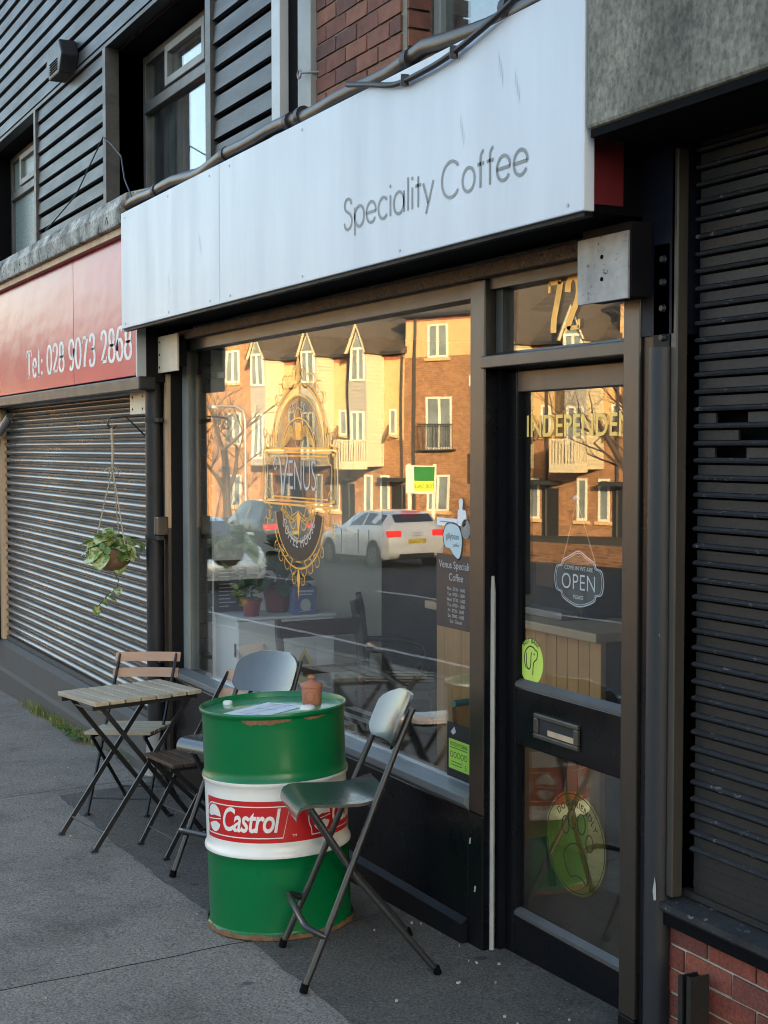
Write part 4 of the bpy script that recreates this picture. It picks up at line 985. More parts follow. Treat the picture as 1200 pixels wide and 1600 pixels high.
wd_ = thing('weed', (-10.05, -.14, gz(-10.05)), 'leafy green weed at the wall foot below the grey shutter', 'weed')
for i in range(26):
    a = r_.uniform(0, 6.28); put_leaf(LM[2], wd_, (-10.05+r_.gauss(0, .13), -.13-abs(r_.gauss(0, .035)), gz(-10)+r_.uniform(.01, .06)), a, r_.uniform(.0, .9), r_.uniform(.5, .9))
wd2 = thing('weed', (-8.95, -.14, gz(-9)), 'small weed tuft beside the downpipe foot', 'weed')
for i in range(16):
    a = r_.uniform(0, 6.28); put_leaf(LM[2], wd2, (-9.0+r_.gauss(0, .12), -.12-abs(r_.gauss(0, .03)), gz(-9)+r_.uniform(.01, .06)), a, r_.uniform(.0, .9), r_.uniform(.35, .6))

# ------------------------------------------------------------------ oil drum table
DR = .303; DH = .91
dpos = (-5.415, -.50); q = ground_rot(0)
dm = thing('oil_drum', (*dpos, gz(*dpos)+.002), 'green and white oil drum with red band used as a table', 'oil drum', rot=q, local=True)
def body(z0, z1, hoops=()):
    zs = sorted(set([z0, z1]+[z0+(z1-z0)*i/6 for i in range(7)]+[h+d for h in hoops for d in (-.022, -.014, -.007, 0, .007, .014, .022) if z0 <= h+d <= z1]))
    out = []
    for z_ in zs:
        r0 = DR-.006
        for h in hoops:
            d = abs(z_-h)
            if d < .022: r0 += .010*math.cos(d/.022*math.pi/2)
        out.append((r0, z_))
    return out
z1, z2 = .335, .628
obj('shell', MB().lathe([(DR-.01, .0), (DR+.002, .004), (DR+.003, .016), (DR-.005, .022)]+body(.03, z1-.006, (z1,)), 72), 'drum_green', dm, smooth=50)
obj('shell', MB().lathe(body(z1-.006, z2+.004, (z1, z2)), 72), 'drum_white', dm, smooth=50)
obj('shell', MB().lathe(body(z2+.004, DH-.03, (z2,))+[(DR-.004, DH-.022), (DR+.004, DH-.016), (DR+.006, DH-.006), (DR+.003, DH), (DR-.003, DH), (DR-.007, DH-.008), (DR-.010, DH-.022)], 72), 'drum_green', dm, smooth=50)
obj('lid', MB().lathe([(DR-.010, DH-.021), (DR-.03, DH-.023), (DR-.035, DH-.020), (.10, DH-.020), (0, DH-.020)], 64), 'drum_lid', dm, smooth=50)
LZ = DH-.020
def on_drum(P_, off, az0, slices=None):
    bm = bmesh.new(); vs = [bm.verts.new((u, v, 0)) for u, v in P_.v]
    for f in P_.f:
        try: bm.faces.new([vs[i] for i in f])
        except ValueError: pass
    us = [u for u, v in P_.v]; k_ = math.floor(min(us)/.012)
    while k_*.012 < max(us):
        bmesh.ops.bisect_plane(bm, geom=bm.verts[:]+bm.edges[:]+bm.faces[:], plane_co=(k_*.012, 0, 0), plane_no=(1, 0, 0)); k_ += 1
    for v in bm.verts:
        a = R(az0)+v.co.x/DR; rr_ = DR-.006+off; v.co = (rr_*math.cos(a), rr_*math.sin(a), v.co.y)
    me = bpy.data.meshes.new('print'); bm.to_mesh(me); bm.free(); return me
az0 = -94; B0, B1 = .392, .560
red = Print().poly([(.004, B0), (.95, B0), (.95, B1), (.012, B1)])
obj('red_band', on_drum(red, .0012, az0), 'drum_red', dm)
def castrol(u0):
    W_ = Print(); s_ = .165/ .168
    W_.ribbon([(u0+.018, B0+.02), (u0+.400, B0+.02), (u0+.432, B1-.022), (u0+.072, B1-.022)]+arc(u0+.062, B0+.084, .056, .062, 90, 215, 14)+[(u0+.018, B0+.02)], .0045)
    cx, cy, r_ = u0+.070, B0+.084, .047
    up_ = [p for p in arc(cx, cy+.008, r_, r_*1.02, 2, 178, 20)]; W_.poly(up_+[(cx-r_*.6, cy+.004), (cx, cy+.012)])
    lo_ = [p for p in arc(cx, cy-.010, r_*.92, r_*.98, 205, 345, 20)]; W_.poly(lo_+[(cx+r_*.3, cy-.012), (cx-r_*.3, cy-.018)])
    W_.ribbon([(cx-r_, cy-.008), (cx, cy-.004), (cx+r_, cy+.002)], .004)
    T = Print().text('Castrol', .135, 0, 0, sx=.74, offset=.018, shear=.28, spacing=.93)
    m_ = max(p[0] for p in T.v); k_ = .275/m_; b_ = len(W_.v)
    W_.v += [(u0+.120+p[0]*k_, B0+.045+p[1]) for p in T.v]; W_.f += [tuple(b_+i for i in f) for f in T.f]
    W_.text('TM', .014, u0+.438, B0+.022)
    return W_
obj('lettering', on_drum(castrol(.0), .0030, az0), 'drum_white', dm)
obj('lettering', on_drum(castrol(.505), .0030, az0), 'drum_white', dm)
# rusty scrape along the front rim, caps
def rimpatch(a0, a1, zlo, zhi, seed, name='rust_patch'):
    mb = MB(); n = 40; r_ = jit(seed, 1.0); vs = []
    for i in range(n+1):
        a = R(a0+(a1-a0)*i/n); e = math.sin(math.pi*i/n)**.5; rr_ = DR-.0045
        lo_z = zhi-(zhi-zlo)*e*(.75+.35*r_(a*6))
        vs += [(rr_*math.cos(a), rr_*math.sin(a), lo_z), (rr_*math.cos(a), rr_*math.sin(a), zhi)]
    mb.add(vs, [(2*i, 2*i+2, 2*i+3, 2*i+1) for i in range(n)]); return obj(name, mb, 'rust', dm)
rimpatch(-48, -8, DH-.052, DH-.022, 3); rimpatch(2, 22, DH-.04, DH-.022, 4)
bot = MB(); vs = []
for i in range(121):
    a = i*math.tau/120; e = .010+.012*abs(math.sin(i*.37))*abs(math.sin(i*1.3)); vs += [(.3075*math.cos(a), .3075*math.sin(a), .001), (.3068*math.cos(a), .3068*math.sin(a), .006+e)]
bot.add(vs, [(2*i, 2*i+2, 2*i+3, 2*i+1) for i in range(120)]); obj('rust_rim', bot, 'rust', dm)
rp_ = jit(5, 1); P = Print().poly([((.05+.02*rp_(a*2))*1.5*math.cos(a), (.022+.008*rp_(a*3))*math.sin(a)) for a in [i*math.tau/30 for i in range(30)]])
obj('rust_patch', P.to(lambda u, v: (.02+u*.2+v, -.16+u, LZ+.0010)), 'rust', dm)
for x, y, r_ in ((-.205, -.125, .021), (.13, .10, .033)):
    obj('bung', MB().lathe([(0, .014), (r_*.7, .014), (r_*.95, .010), (r_, 0)], 20, (x, y, LZ)), 'cap_white', dm, smooth=40)
# jar and paper stand on the drum
def on_lid(x, y): return Vector((*dpos, gz(*dpos)+.002)) + q @ Vector((x, y, LZ))
jr = thing('terracotta_jar', on_lid(.035, .165), 'small lidded terracotta jar on top of the oil drum', 'jar', rot=q, local=True)
obj('body', MB().lathe([(0, 0), (.044, 0), (.047, .004), (.050, .088), (.047, .09)], 32), 'terracotta', jr, smooth=50)
obj('lid', MB().lathe([(.047, .089), (.054, .090), (.055, .104), (.052, .108), (.028, .118), (.014, .122), (.012, .128), (.018, .136), (.016, .146), (.008, .151), (0, .152)], 32), 'terracotta', jr, smooth=40)
ring = MB().tube([(.0493*math.cos(R(-38)+.5*math.cos(a)), .0493*math.sin(R(-38)+.5*math.cos(a)), .045+.026*math.sin(a)) for a in [i*math.tau/24 for i in range(25)]], .0012, 5)
obj('emblem', ring, 'terracotta_dark', jr)
jr.scale = (.86, .86, .82)
pp = thing('paper_menu', on_lid(0, 0), 'printed paper menu lying on the drum lid', 'paper', rot=q, local=True)
def sheetpt(u, v): 
    a = R(28); return (.045+u*math.cos(a)-v*math.sin(a), -.055+u*math.sin(a)+v*math.cos(a))
P = Print(); P.v = [sheetpt(*p) for p in ((-.105, -.148), (.105, -.148), (.105, .148), (-.105, .148))]; P.f = [(0, 1, 2, 3)]
obj('sheet', P.to(lambda u, v: (u, v, .0018)), 'paper', pp)
P = Print()
for i in range(9): P.ribbon([sheetpt(-.07+.01*(i % 3), .12-i*.028), sheetpt(.06-.02*(i % 2), .12-i*.028)], .008 if i % 4 == 0 else .003)
obj('printed_lines', P.to(lambda u, v: (u, v, .0024)), 'letter_grey', pp)

# ------------------------------------------------------------------ folding bar stools
def make_stool(name, pos, f, label):
    t_ = thing(name, (*pos, gz(*pos)+.001), label, 'bar stool', 'folding bar stools', rot=face_rot(*f), local=True)
    for s_ in (-1, 1):
        obj('leg', MB().tube([(s_*.255, -.25, .012), (s_*.235, -.122, .28), (s_*.205, .048, .652), (s_*.19, .140, .85), (s_*.185, .205, .985)], .0125, 12), 'stool_black', t_, smooth=60)
        obj('foot', MB().tube([(s_*.256, -.255, 0), (s_*.254, -.245, .03)], .0155, 10), 'recess_black', t_, smooth=40)
        obj('leg', MB().tube([(s_*.185, -.19, .64), (s_*.205, -.04, .39), (s_*.225, .25, .012)], .0125, 12), 'stool_black', t_, smooth=60)
        obj('foot', MB().tube([(s_*.225, .246, .028), (s_*.225, .256, 0)], .0155, 10), 'recess_black', t_, smooth=40)
    fb = [(-.245, -.165, .19), (-.235, -.20, .208), (-.21, -.228, .222), (-.18, -.232, .225), (.18, -.232, .225), (.21, -.228, .222), (.235, -.20, .208), (.245, -.165, .19)]
    obj('footrest', MB().tube(fb, .013, 12), 'stool_black', t_, smooth=60)
    obj('crossbar', MB().tube([(-.185, -.19, .635), (.185, -.19, .635)], .009, 8), 'stool_black', t_, smooth=60)
    obj('crossbar', MB().tube([(-.205, .04, .632), (.205, .04, .632)], .009, 8), 'stool_black', t_, smooth=60)
    # moulded seat
    prof = [(y+.015, z_) for y, z_ in ((-.262, .612), (-.258, .630), (-.247, .646), (-.228, .655), (-.19, .657), (-.10, .650), (-.02, .648), (.03, .655), (.065, .672), (.085, .688))]
    nx = 14; mb = MB(); vs = []
    for side in (0, -.011):
        for j, (y, z_) in enumerate(prof):
            rnd = 1.0 if j < 7 else (1-.34*((j-6)/3)**2.2)
            for i in range(nx+1):
                x = (-1+2*i/nx)*.198*rnd; vs.append((x, y, z_+side+.004*(x/.2)**2))
    m_ = len(prof); W_ = nx+1; fs = []
    for k_ in range(2):
        o_ = k_*m_*W_
        for j in range(m_-1):
            for i in range(nx): fs.append((o_+j*W_+i, o_+j*W_+i+1, o_+(j+1)*W_+i+1, o_+(j+1)*W_+i))
    def rim_(a, b): fs.append((a, b, b+m_*W_, a+m_*W_))
    for i in range(nx): rim_(i, i+1); rim_((m_-1)*W_+i, (m_-1)*W_+i+1)
    for j in range(m_-1): rim_(j*W_, (j+1)*W_); rim_(j*W_+nx, (j+1)*W_+nx)
    mb.add(vs, fs); obj('seat', mb, 'stool_seat', t_, smooth=50)
    # curved back panel
    mb = MB(); vs = []; nz = 10
    for side in (0, .011):
        for j in range(nz+1):
            v_ = j/nz; z_ = .835+.185*v_; wz = .205*(1-.55*max(0, (v_-.62)/.38)**2.6)*(1-.22*max(0, (.25-v_)/.25)**2)
            for i in range(nx+1):
                x = (-1+2*i/nx)*wz; y = .128+.46*(z_-.835)+.045*(1-(x/.205)**2)-.028+side; vs.append((x, y, z_))
    m_ = nz+1; fs = []
    for k_ in range(2):
        o_ = k_*m_*W_
        for j in range(m_-1):
            for i in range(nx): fs.append((o_+j*W_+i, o_+j*W_+i+1, o_+(j+1)*W_+i+1, o_+(j+1)*W_+i))
    for i in range(nx): rim_(i, i+1); rim_((m_-1)*W_+i, (m_-1)*W_+i+1)
    for j in range(m_-1): rim_(j*W_, (j+1)*W_); rim_(j*W_+nx, (j+1)*W_+nx)
    mb.add(vs, fs); obj('backrest', mb, 'stool_seat', t_, smooth=50)
    return t_
make_stool('bar_stool', (-4.755, -.461), (-.2495, -.968), 'black folding bar stool in front of the drum, by the door')
make_stool('bar_stool', (-6.10, -.37), (.36, -.933), 'black folding bar stool half hidden behind the drum')

# ------------------------------------------------------------------ slatted bistro set
def flat_bar(mb, a, b, wx, wt):
    a, b = Vector(a), Vector(b); d = (b-a).normalized(); x = Vector((1, 0, 0)); n_ = d.cross(x).normalized()
    return mb.obox((a+b)/2, x, n_, d, wx/2, wt/2, (b-a).length/2)
tp = (-7.16, -.60); T_ = thing('bistro_table', (*tp, gz(*tp)+.001), 'small folding table with weathered wooden slats on black crossed legs', 'table', rot=ground_rot(R(6.5)), local=True)
H = .745; n = 7; pw = .598/n
for i in range(n):
    y = -.299+pw*(i+.5); r_ = random.Random(i)
    o = obj('slat', MB().box(-.262, .262, -pw/2+.005, pw/2-.005, -.011, .011), 'wood_grey', T_, bevel=.003); o.location = (r_.uniform(-.004, .004), y, H+r_.uniform(-.0015, .0015)); o.rotation_euler = (0, 0, r_.uniform(-.006, .006))
for s_ in (-1, 1):
    obj('rail', MB().box(s_*.215-.006, s_*.215+.006, -.29, .29, H-.036, H-.0125), 'steel_black', T_)
    xo = s_*.228; xi = s_*.205
    obj('leg', flat_bar(MB(), (xo, -.31, .01), (xo, .235, H-.03), .010, .024), 'steel_black', T_)
    obj('leg', flat_bar(MB(), (xi, .29, .01), (xi, -.235, H-.03), .010, .024), 'steel_black', T_)
    obj('foot', MB().box(xo-.014, xo+.014, -.335, -.30, 0, .012), 'steel_black', T_, bevel=.003)
    obj('foot', MB().box(xi-.014, xi+.014, .28, .315, 0, .012), 'steel_black', T_, bevel=.003)
obj('stretcher', MB().tube([(-.228, -.255, .085), (.228, -.255, .085)], .006, 8), 'pipe_worn', T_)
obj('stretcher', MB().tube([(-.205, .235, .085), (.205, .235, .085)], .006, 8), 'pipe_worn', T_)
obj('stretcher', MB().tube([(-.205, -.22, H-.06), (.205, -.22, H-.06)], .006, 8), 'steel_black', T_)

def make_chair(pos, f, label, mat):
    t_ = thing('bistro_chair', (*pos, gz(*pos)+.001), label, 'chair', 'folding bistro chairs', rot=face_rot(*f), local=True)
    n = 6; pw = .375/n
    for i in range(n):
        y = -.195+pw*(i+.5); o = obj('seat_slat', MB().box(-.20, .20, -pw/2+.005, pw/2-.005, -.009, .009), mat, t_, bevel=.002); o.location = (0, y, .452-.05*(y+.1)*.3)
    for z_, y in ((.705, .222), (.792, .262)):
        mb = MB(); vs = []; k_ = 8
        for s0 in (0, .012):
            for j in (0, 1):
                for i in range(k_+1):
                    x = -.205+.41*i/k_; vs.append((x, y+.03*(1-(x/.205)**2)+s0+.02*j, z_+.052*j))
        W_ = k_+1; fs = []
        for i in range(k_):
            fs += [(i, i+1, W_+i+1, W_+i), (2*W_+i, 3*W_+i, 3*W_+i+1, 2*W_+i+1), (W_+i, W_+i+1, 3*W_+i+1, 3*W_+i), (i, 2*W_+i, 2*W_+i+1, i+1)]
        fs += [(0, W_, 3*W_, 2*W_), (k_, 2*W_+k_, 3*W_+k_, W_+k_)]
        mb.add(vs, fs); obj('back_slat', mb, 'wood_red', t_, bevel=.002)
    for s_ in (-1, 1):
        xo = s_*.178; xi = s_*.160
        obj('leg', flat_bar(MB(), (xo, -.235, .008), (xo, .285, .835), .009, .021), 'steel_black', t_)
        obj('leg', flat_bar(MB(), (xi, .235, .008), (xi, -.185, .442), .009, .021), 'steel_black', t_)
        obj('rail', MB().box(xi-.005, xi+.005, -.19, .17, .422, .441), 'steel_black', t_)
        obj('foot', MB().box(xo-.012, xo+.012, -.252, -.222, 0, .010), 'steel_black', t_)
        obj('foot', MB().box(xi-.012, xi+.012, .225, .255, 0, .010), 'steel_black', t_)
    obj('stretcher', MB().tube([(-.178, -.185, .085), (.178, -.185, .085)], .005, 8), 'pipe_worn', t_)
    obj('stretcher', MB().tube([(-.16, .19, .07), (.16, .19, .07)], .005, 8), 'pipe_worn', t_)
    return t_
make_chair((-7.75, -.42), (.75, -.65), 'slatted folding chair behind the bistro table, its back slats showing', 'wood_grey')
make_chair((-6.74, -.40), (.05, -1), 'dark slatted folding chair between the bistro table and the bar stool', 'wood_dark')

# ------------------------------------------------------------------ cafe interior
room = thing('cafe_room', (-5.9, 2, -.07), 'dim cafe interior seen through the shop window', 'room'); room['kind'] = 'structure'
bx('floor', 'floor_dark', room, -8.3, -3.55, .13, 5.0, -.5, -.075)
bx('ceiling', 'plaster_white', room, -8.3, -3.55, .13, 5.0, 2.56, 2.7)
bx('side_wall', 'wall_dark', room, -8.5, -8.23, .13, 5.0, -.074, 2.559)
bx('side_wall', 'wall_dark', room, -3.56, -3.45, .21, 5.0, -.074, 2.559)
bx('back_wall', 'wall_dark', room, -8.229, -3.561, 5.0, 5.2, -.074, 2.559)
bx('white_panel', 'plaster_white', room, -8.2295, -8.20, .225, 1.40, -.074, 2.45)
bx('window_board', 'plaster_white', room, -8.145, -4.715, .121, .24, .40, .43)
bx('window_back', 'wall_dark', room, -8.2, -4.73, .121, .15, -.07, .399)
r_ = random.Random(6); z = -.07; row = 0
while z < 2.4:
    for y in ((.126, .172), (.176, .222)) if row % 2 else ((.126, .148), (.152, .222)):
        o = obj('brick', MB().box(-8.2295, -8.20+r_.uniform(-.004, .008), y[0], y[1], z, z+.086), 'darkbrick', room)
    z += .094; row += 1
cb = thing('white_cabinet', (-8.0, .55, -.074), 'white cupboard behind the window with plants on top', 'cabinet')
bx('carcass', 'cabinet_white', cb, -8.19, -7.842, .245, .885, -.05, .815)
bx('top', 'cabinet_white', cb, -8.195, -7.822, .238, .892, .816, .832, bevel=.003)
bx('door', 'cabinet_white', cb, -7.8415, -7.828, .25, .88, -.03, .812, bevel=.003)
bx('handle', 'chalk_black', cb, -7.865, -7.845, .2385, .2445, .60, .68)
wl = thing('warning_label', (-7.826, .66, .45), 'yellow triangle warning label on the white cupboard', 'label')
obj('plate', MB().box(-7.8275, -7.8265, .60, .76, .42, .66), 'sticker_white', wl)
obj('triangle', MB().prism([(.615, .52), (.745, .52), (.68, .635)], 'x', -7.826, -7.8255), 'label_yellow', wl)
obj('panel', MB().box(-7.826, -7.8255, .615, .745, .43, .505), 'label_yellow', wl)
obj('outline', MB().prism([(.645, .53), (.715, .53), (.68, .595)], 'x', -7.8252, -7.825), 'chalk_black', wl)
ch = thing('chalkboard', (-8.19, .33, .84), 'black chalkboard price list leaning on the white panel', 'chalkboard')
obj('board', MB().box(-8.198, -8.185, .235, .445, .835, 1.155), 'chalk_black', ch)
P = Print(); r_ = random.Random(8)
for i in range(11): P.ribbon([(.26+r_.uniform(0, .01), 1.10-i*.023), (.34+r_.uniform(-.02, .04), 1.10-i*.023)], .006); P.ribbon([(.395, 1.10-i*.023), (.425, 1.10-i*.023)], .006)
obj('chalk_lines', P.to(lambda u, v: (-8.184, u, v)), 'chalk_line', ch)
def plant_pot(loc, r_, h, mat, label, leaves, lm, seed, spread):
    t_ = thing('potted_plant', loc, label, 'plant'); x, y, z_ = loc
    obj('pot', MB().lathe([(0, 0), (r_*.72, 0), (r_*.97, h*.82), (r_*.97, h*.82), (r_*1.06, h*.83), (r_*1.08, h), (r_*.98, h), (r_*.9, h*.9), (0, h*.9)], 28, loc), mat, t_, smooth=40)
    rr_ = random.Random(seed)
    for i in range(leaves):
        a = rr_.uniform(0, 6.28); k_ = rr_.random()
        put_leaf(lm, t_, (x+spread*.5*k_*math.cos(a), y+spread*.5*k_*math.sin(a), z_+h+rr_.uniform(0, spread)), a-1.57, rr_.uniform(-.4, .9), rr_.uniform(.6, 1.2), rr_.uniform(-.4, .4))
    obj('stem', MB().tube([(x, y, z_+h*.8), (x+.01, y, z_+h+spread*.6)], .006, 6), 'leaf_dark', t_)
plant_pot((-7.93, .375, .833), .062, .105, 'pot_red', 'small red pot with a little succulent on the cupboard', 22, leaf_mesh(.05, .03, .4, 'leaf', 'leaf_green'), 3, .07)
plant_pot((-8.06, .60, .833), .092, .17, 'pot_maroon', 'larger maroon pot with a leafy plant on the cupboard', 34, leaf_mesh(.16, .10, .6, 'leaf', 'leaf_dark'), 4, .28)
bb = thing('blue_box', (-7.85, .70, .833), 'blue printed carton standing on the white cupboard', 'box')
bx('carton', 'box_blue', bb, -7.93, -7.853, .625, .775, .8335, 1.0, bevel=.003)
P = Print().ribbon([(.645, .975), (.755, .975)], .012).ribbon([(.655, .955), (.745, .955)], .008).poly(arc(.70, .89, .035, .04, 0, 350, 20)).ribbon([(.66, .85), (.74, .86)], .006)
obj('print', P.to(lambda u, v: (-7.8523, u, v)), 'paper', bb)
# regency armchair by the window
def armchair(pos, ang, label):
    ac = thing('armchair', pos, label, 'chair', rot=Quaternion((0, 0, 1), R(ang)), local=True)
    top = [(-.26, .20, .98), (-.20, .215, .985), (0, .225, .985), (.20, .215, .985), (.26, .20, .98)]
    mb = MB(); mb.obox((0, .222, .945), (1, 0, 0), (0, 1, 0), (0, 0, 1), .25, .014, .045); obj('top_rail', mb, 'wood_dark', ac, bevel=.01)
    obj('mid_rail', MB().obox((0, .20, .72), (1, 0, 0), (0, 1, 0), (0, 0, 1), .22, .011, .022), 'wood_dark', ac, bevel=.006)
    for s_ in (-1, 1):
        obj('post', MB().tube([(s_*.25, .235, 1.0), (s_*.25, .215, .9), (s_*.235, .18, .6), (s_*.23, .19, .45), (s_*.235, .26, 0)], [.018, .022, .02, .022, .016], 10), 'wood_dark', ac, smooth=60)
        obj('leg', MB().tube([(s_*.26, -.25, .45), (s_*.265, -.27, .25), (s_*.27, -.31, 0)], [.024, .02, .015], 10), 'wood_dark', ac, smooth=60)
        obj('arm', MB().tube([(s_*.24, .19, .70), (s_*.275, .0, .70), (s_*.285, -.17, .66), (s_*.275, -.21, .60), (s_*.265, -.15, .52), (s_*.26, -.1, .45)], .018, 10), 'wood_dark', ac, smooth=60)
    obj('seat_rail', MB().box(-.26, .26, -.26, .22, .40, .455), 'wood_dark', ac, bevel=.01)
    for i in range(9): obj('cushion_stripe', MB().box(-.25+i*.0556, -.25+(i+1)*.0556-.001, -.26, .2, .456, .50), 'cushion_light' if i % 2 else 'cushion_dark', ac, bevel=.006)
armchair((-6.74, .40, -.074), 92, 'dark wooden armchair whose top rail shows above the oil drum')
armchair((-7.75, 1.25, -.074), 150, 'striped armchair standing by the white panel behind the other chair')
tc = thing('tub_chair', (-5.25, .50, -.074), 'rounded tub chair with teal rim behind the right of the window', 'chair')
obj('shell', MB().lathe([(.24, .18), (.28, .45), (.30, .66), (.29, .68), (.275, .66), (.255, .45), (.22, .18)], 32, (-5.25, .50, 0), a0=R(-60), a1=R(200)), 'wood_warm', tc, smooth=50)
obj('rim', MB().tube([(-5.25+.29*math.cos(R(a)), .5+.29*math.sin(R(a)), .685) for a in range(-60, 201, 13)], .016, 8), 'teal', tc, smooth=60)
obj('seat', MB().lathe([(0, .36), (.23, .36), (.25, .40), (.23, .44), (0, .45)], 28, (-5.25, .50, 0)), 'cushion_dark', tc, smooth=50)
for a in (45, 135, 225, 315): obj('leg', MB().tube([(-5.25+.18*math.cos(R(a)), .5+.18*math.sin(R(a)), .36), (-5.25+.22*math.cos(R(a)), .5+.22*math.sin(R(a)), -.07)], .016, 8), 'wood_dark', tc)
co = thing('counter', (-5.9, 1.3, -.074), 'wooden plank fronted counter inside the cafe', 'counter')
x = -6.75
while x < -5.24:
    obj('plank', MB().box(x+.002, x+.088, 1.0, 1.03, -.05, .965), 'wood_warm', co, bevel=.003); x += .09
bx('carcass', 'wood_dark', co, -6.74, -5.245, 1.031, 1.6, -.06, .964)
obj('worktop', MB().box(-6.8, -5.19, .95, 1.66, .966, 1.01), 'wood_top', co, bevel=.006)
kt = thing('coffee_grinder', (-5.75, 1.3, 1.01), 'dark coffee machine on the cafe counter', 'appliance')
obj('body', MB().box(-6.1, -5.62, 1.18, 1.5, 1.012, 1.30), 'chalk_black', kt, bevel=.02); obj('tray', MB().box(-6.05, -5.66, 1.08, 1.18, 1.012, 1.05), 'galv', kt, bevel=.005)
bx('panel', 'frame_brown', kt, -6.02, -5.86, 1.172, 1.179, 1.15, 1.27)
sh = thing('wall_shelf', (-5.6, 2.4, 1.5), 'shelf of white cups behind the cafe counter', 'shelf')
bx('board', 'wood_dark', sh, -6.6, -4.6, 2.3, 2.6, 1.47, 1.50)
for i in range(9):
    x = -6.4+i*.21; c_ = thing('cup', (x, 2.42, 1.501), 'white cups and bowls in a row on the cafe shelf', 'cup', 'cups on the cafe shelf')
    obj('bowl', MB().lathe([(0, 0), (.03, 0), (.05, .03), (.06, .075), (.057, .076), (.045, .03), (0, .012)], 18, (x, 2.42, 1.501)), 'ceramic', c_, smooth=50)
    obj('handle', MB().tube([(x+.055, 2.42, 1.56), (x+.085, 2.42, 1.555), (x+.08, 2.42, 1.53), (x+.048, 2.42, 1.525)], .006, 6), 'ceramic', c_, smooth=60)

# ------------------------------------------------------------------ houses across the road (they show in the shop glass)
HQ = Vector((-52, -25, 0)); HA = math.atan2(-.357, .933)
def hthing(u, label, cat='house', name='house', group='houses across the road'):
    p_ = HQ+Vector((math.cos(HA), math.sin(HA), 0))*u
    return thing(name, (p_.x, p_.y, 0), label, cat, group, rot=Quaternion((0, 0, 1), HA), local=True)
def hwin(t_, x0, x1, z0, z1, y=0, mull=1, sill=True, rail=False, frame='window_frame'):
    f = MB(); w_ = .085
    f.box(x0, x0+w_, y-.02, y+.05, z0, z1).box(x1-w_, x1, y-.02, y+.05, z0, z1).box(x0+w_, x1-w_, y-.02, y+.049, z0, z0+w_).box(x0+w_, x1-w_, y-.02, y+.049, z1-w_, z1)
    for k_ in range(mull):
        xm = x0+(x1-x0)*(k_+1)/(mull+1); f.box(xm-.05, xm+.05, y-.02, y+.045, z0+w_, z1-w_)
    wn = obj('window', f, frame, t_)
    obj('pane', MB().box(x0+w_, x1-w_, y-.018, y+.012, z0+w_, z1-w_), 'house_pane', wn)
    if sill: obj('sill', MB().box(x0-.12, x1+.12, y, y+.12, z0-.13, z0-.001), 'render_yellow', wn)
    if rail:
        g = MB().box(x0-.25, x1+.25, y+.25, y+.29, z0+1.0, z0+1.05).box(x0-.25, x1+.25, y+.02, y+.29, z0-.06, z0)
        q = x0-.25
        while q < x1+.26: g.box(q, q+.02, y+.26, y+.28, z0, z0+1.0); q += .13
        obj('railing', g, 'rail_dark', wn)
    return wn
def dentils(t_, x0, x1, z_, y=0):
    g = MB().box(x0, x1, y, y+.05, z_-.16, z_-.09).box(x0, x1, y, y+.09, z_-.04, z_)
    q = x0
    while q < x1-.1: g.box(q, q+.09, y, y+.075, z_-.09, z_-.0401); q += .2
    obj('dentil_course', g, 'dentil_red', t_)
def hroof(t_, x0, x1, ze, zr, depth=9, over=.35):
    o = obj('roof', MB().prism([(over, ze), (over, ze+.12), (-depth/2, zr), (-depth-over, ze+.12), (-depth-over, ze)], 'x', x0-.1, x1+.1), 'roof_tile', t_)
    obj('gutter', MB().tube([(x0-.1, over+.05, ze+.06), (x1+.1, over+.05, ze+.06)], .07, 8), 'rail_dark', o)
    for k_ in range(1, 12):
        f_ = k_/12; y = over+(-depth/2-over)*f_; z_ = ze+.12+(zr-ze-.12)*f_; obj('tile_course', MB().box(x0-.1, x1+.1, y-.02, y+.03, z_-.01, z_+.035), 'roof_tile', o)
def brick_house(u, wdt, label, top=7.15, yellow=5.6):
    t_ = hthing(u, label)
    bx('wall', 'brick_far', t_, 0, wdt, -9, 0, -3.5, yellow)
    bx('wall', 'render_yellow', t_, 0, wdt, -9, .004, yellow+.001, top)
    dentils(t_, 0, wdt, top+.1); hroof(t_, 0, wdt, top+.1, top+2.7)
    a = wdt/2-.9
    hwin(t_, a, a+1.05, 5.54, 6.92); hwin(t_, a-.1, a+1.25, 1.8, 3.95, rail=True, sill=False); hwin(t_, a, a+1.15, -.75, .75)
    obj('drainpipe', MB().tube([(.55, .07, top+.05), (.55, .07, -2)], .06, 8), 'rail_dark', t_)
    obj('lantern', MB().box(wdt*.82, wdt*.82+.12, 0, .15, 4.3, 4.75), 'window_frame', t_, bevel=.03)
    return t_
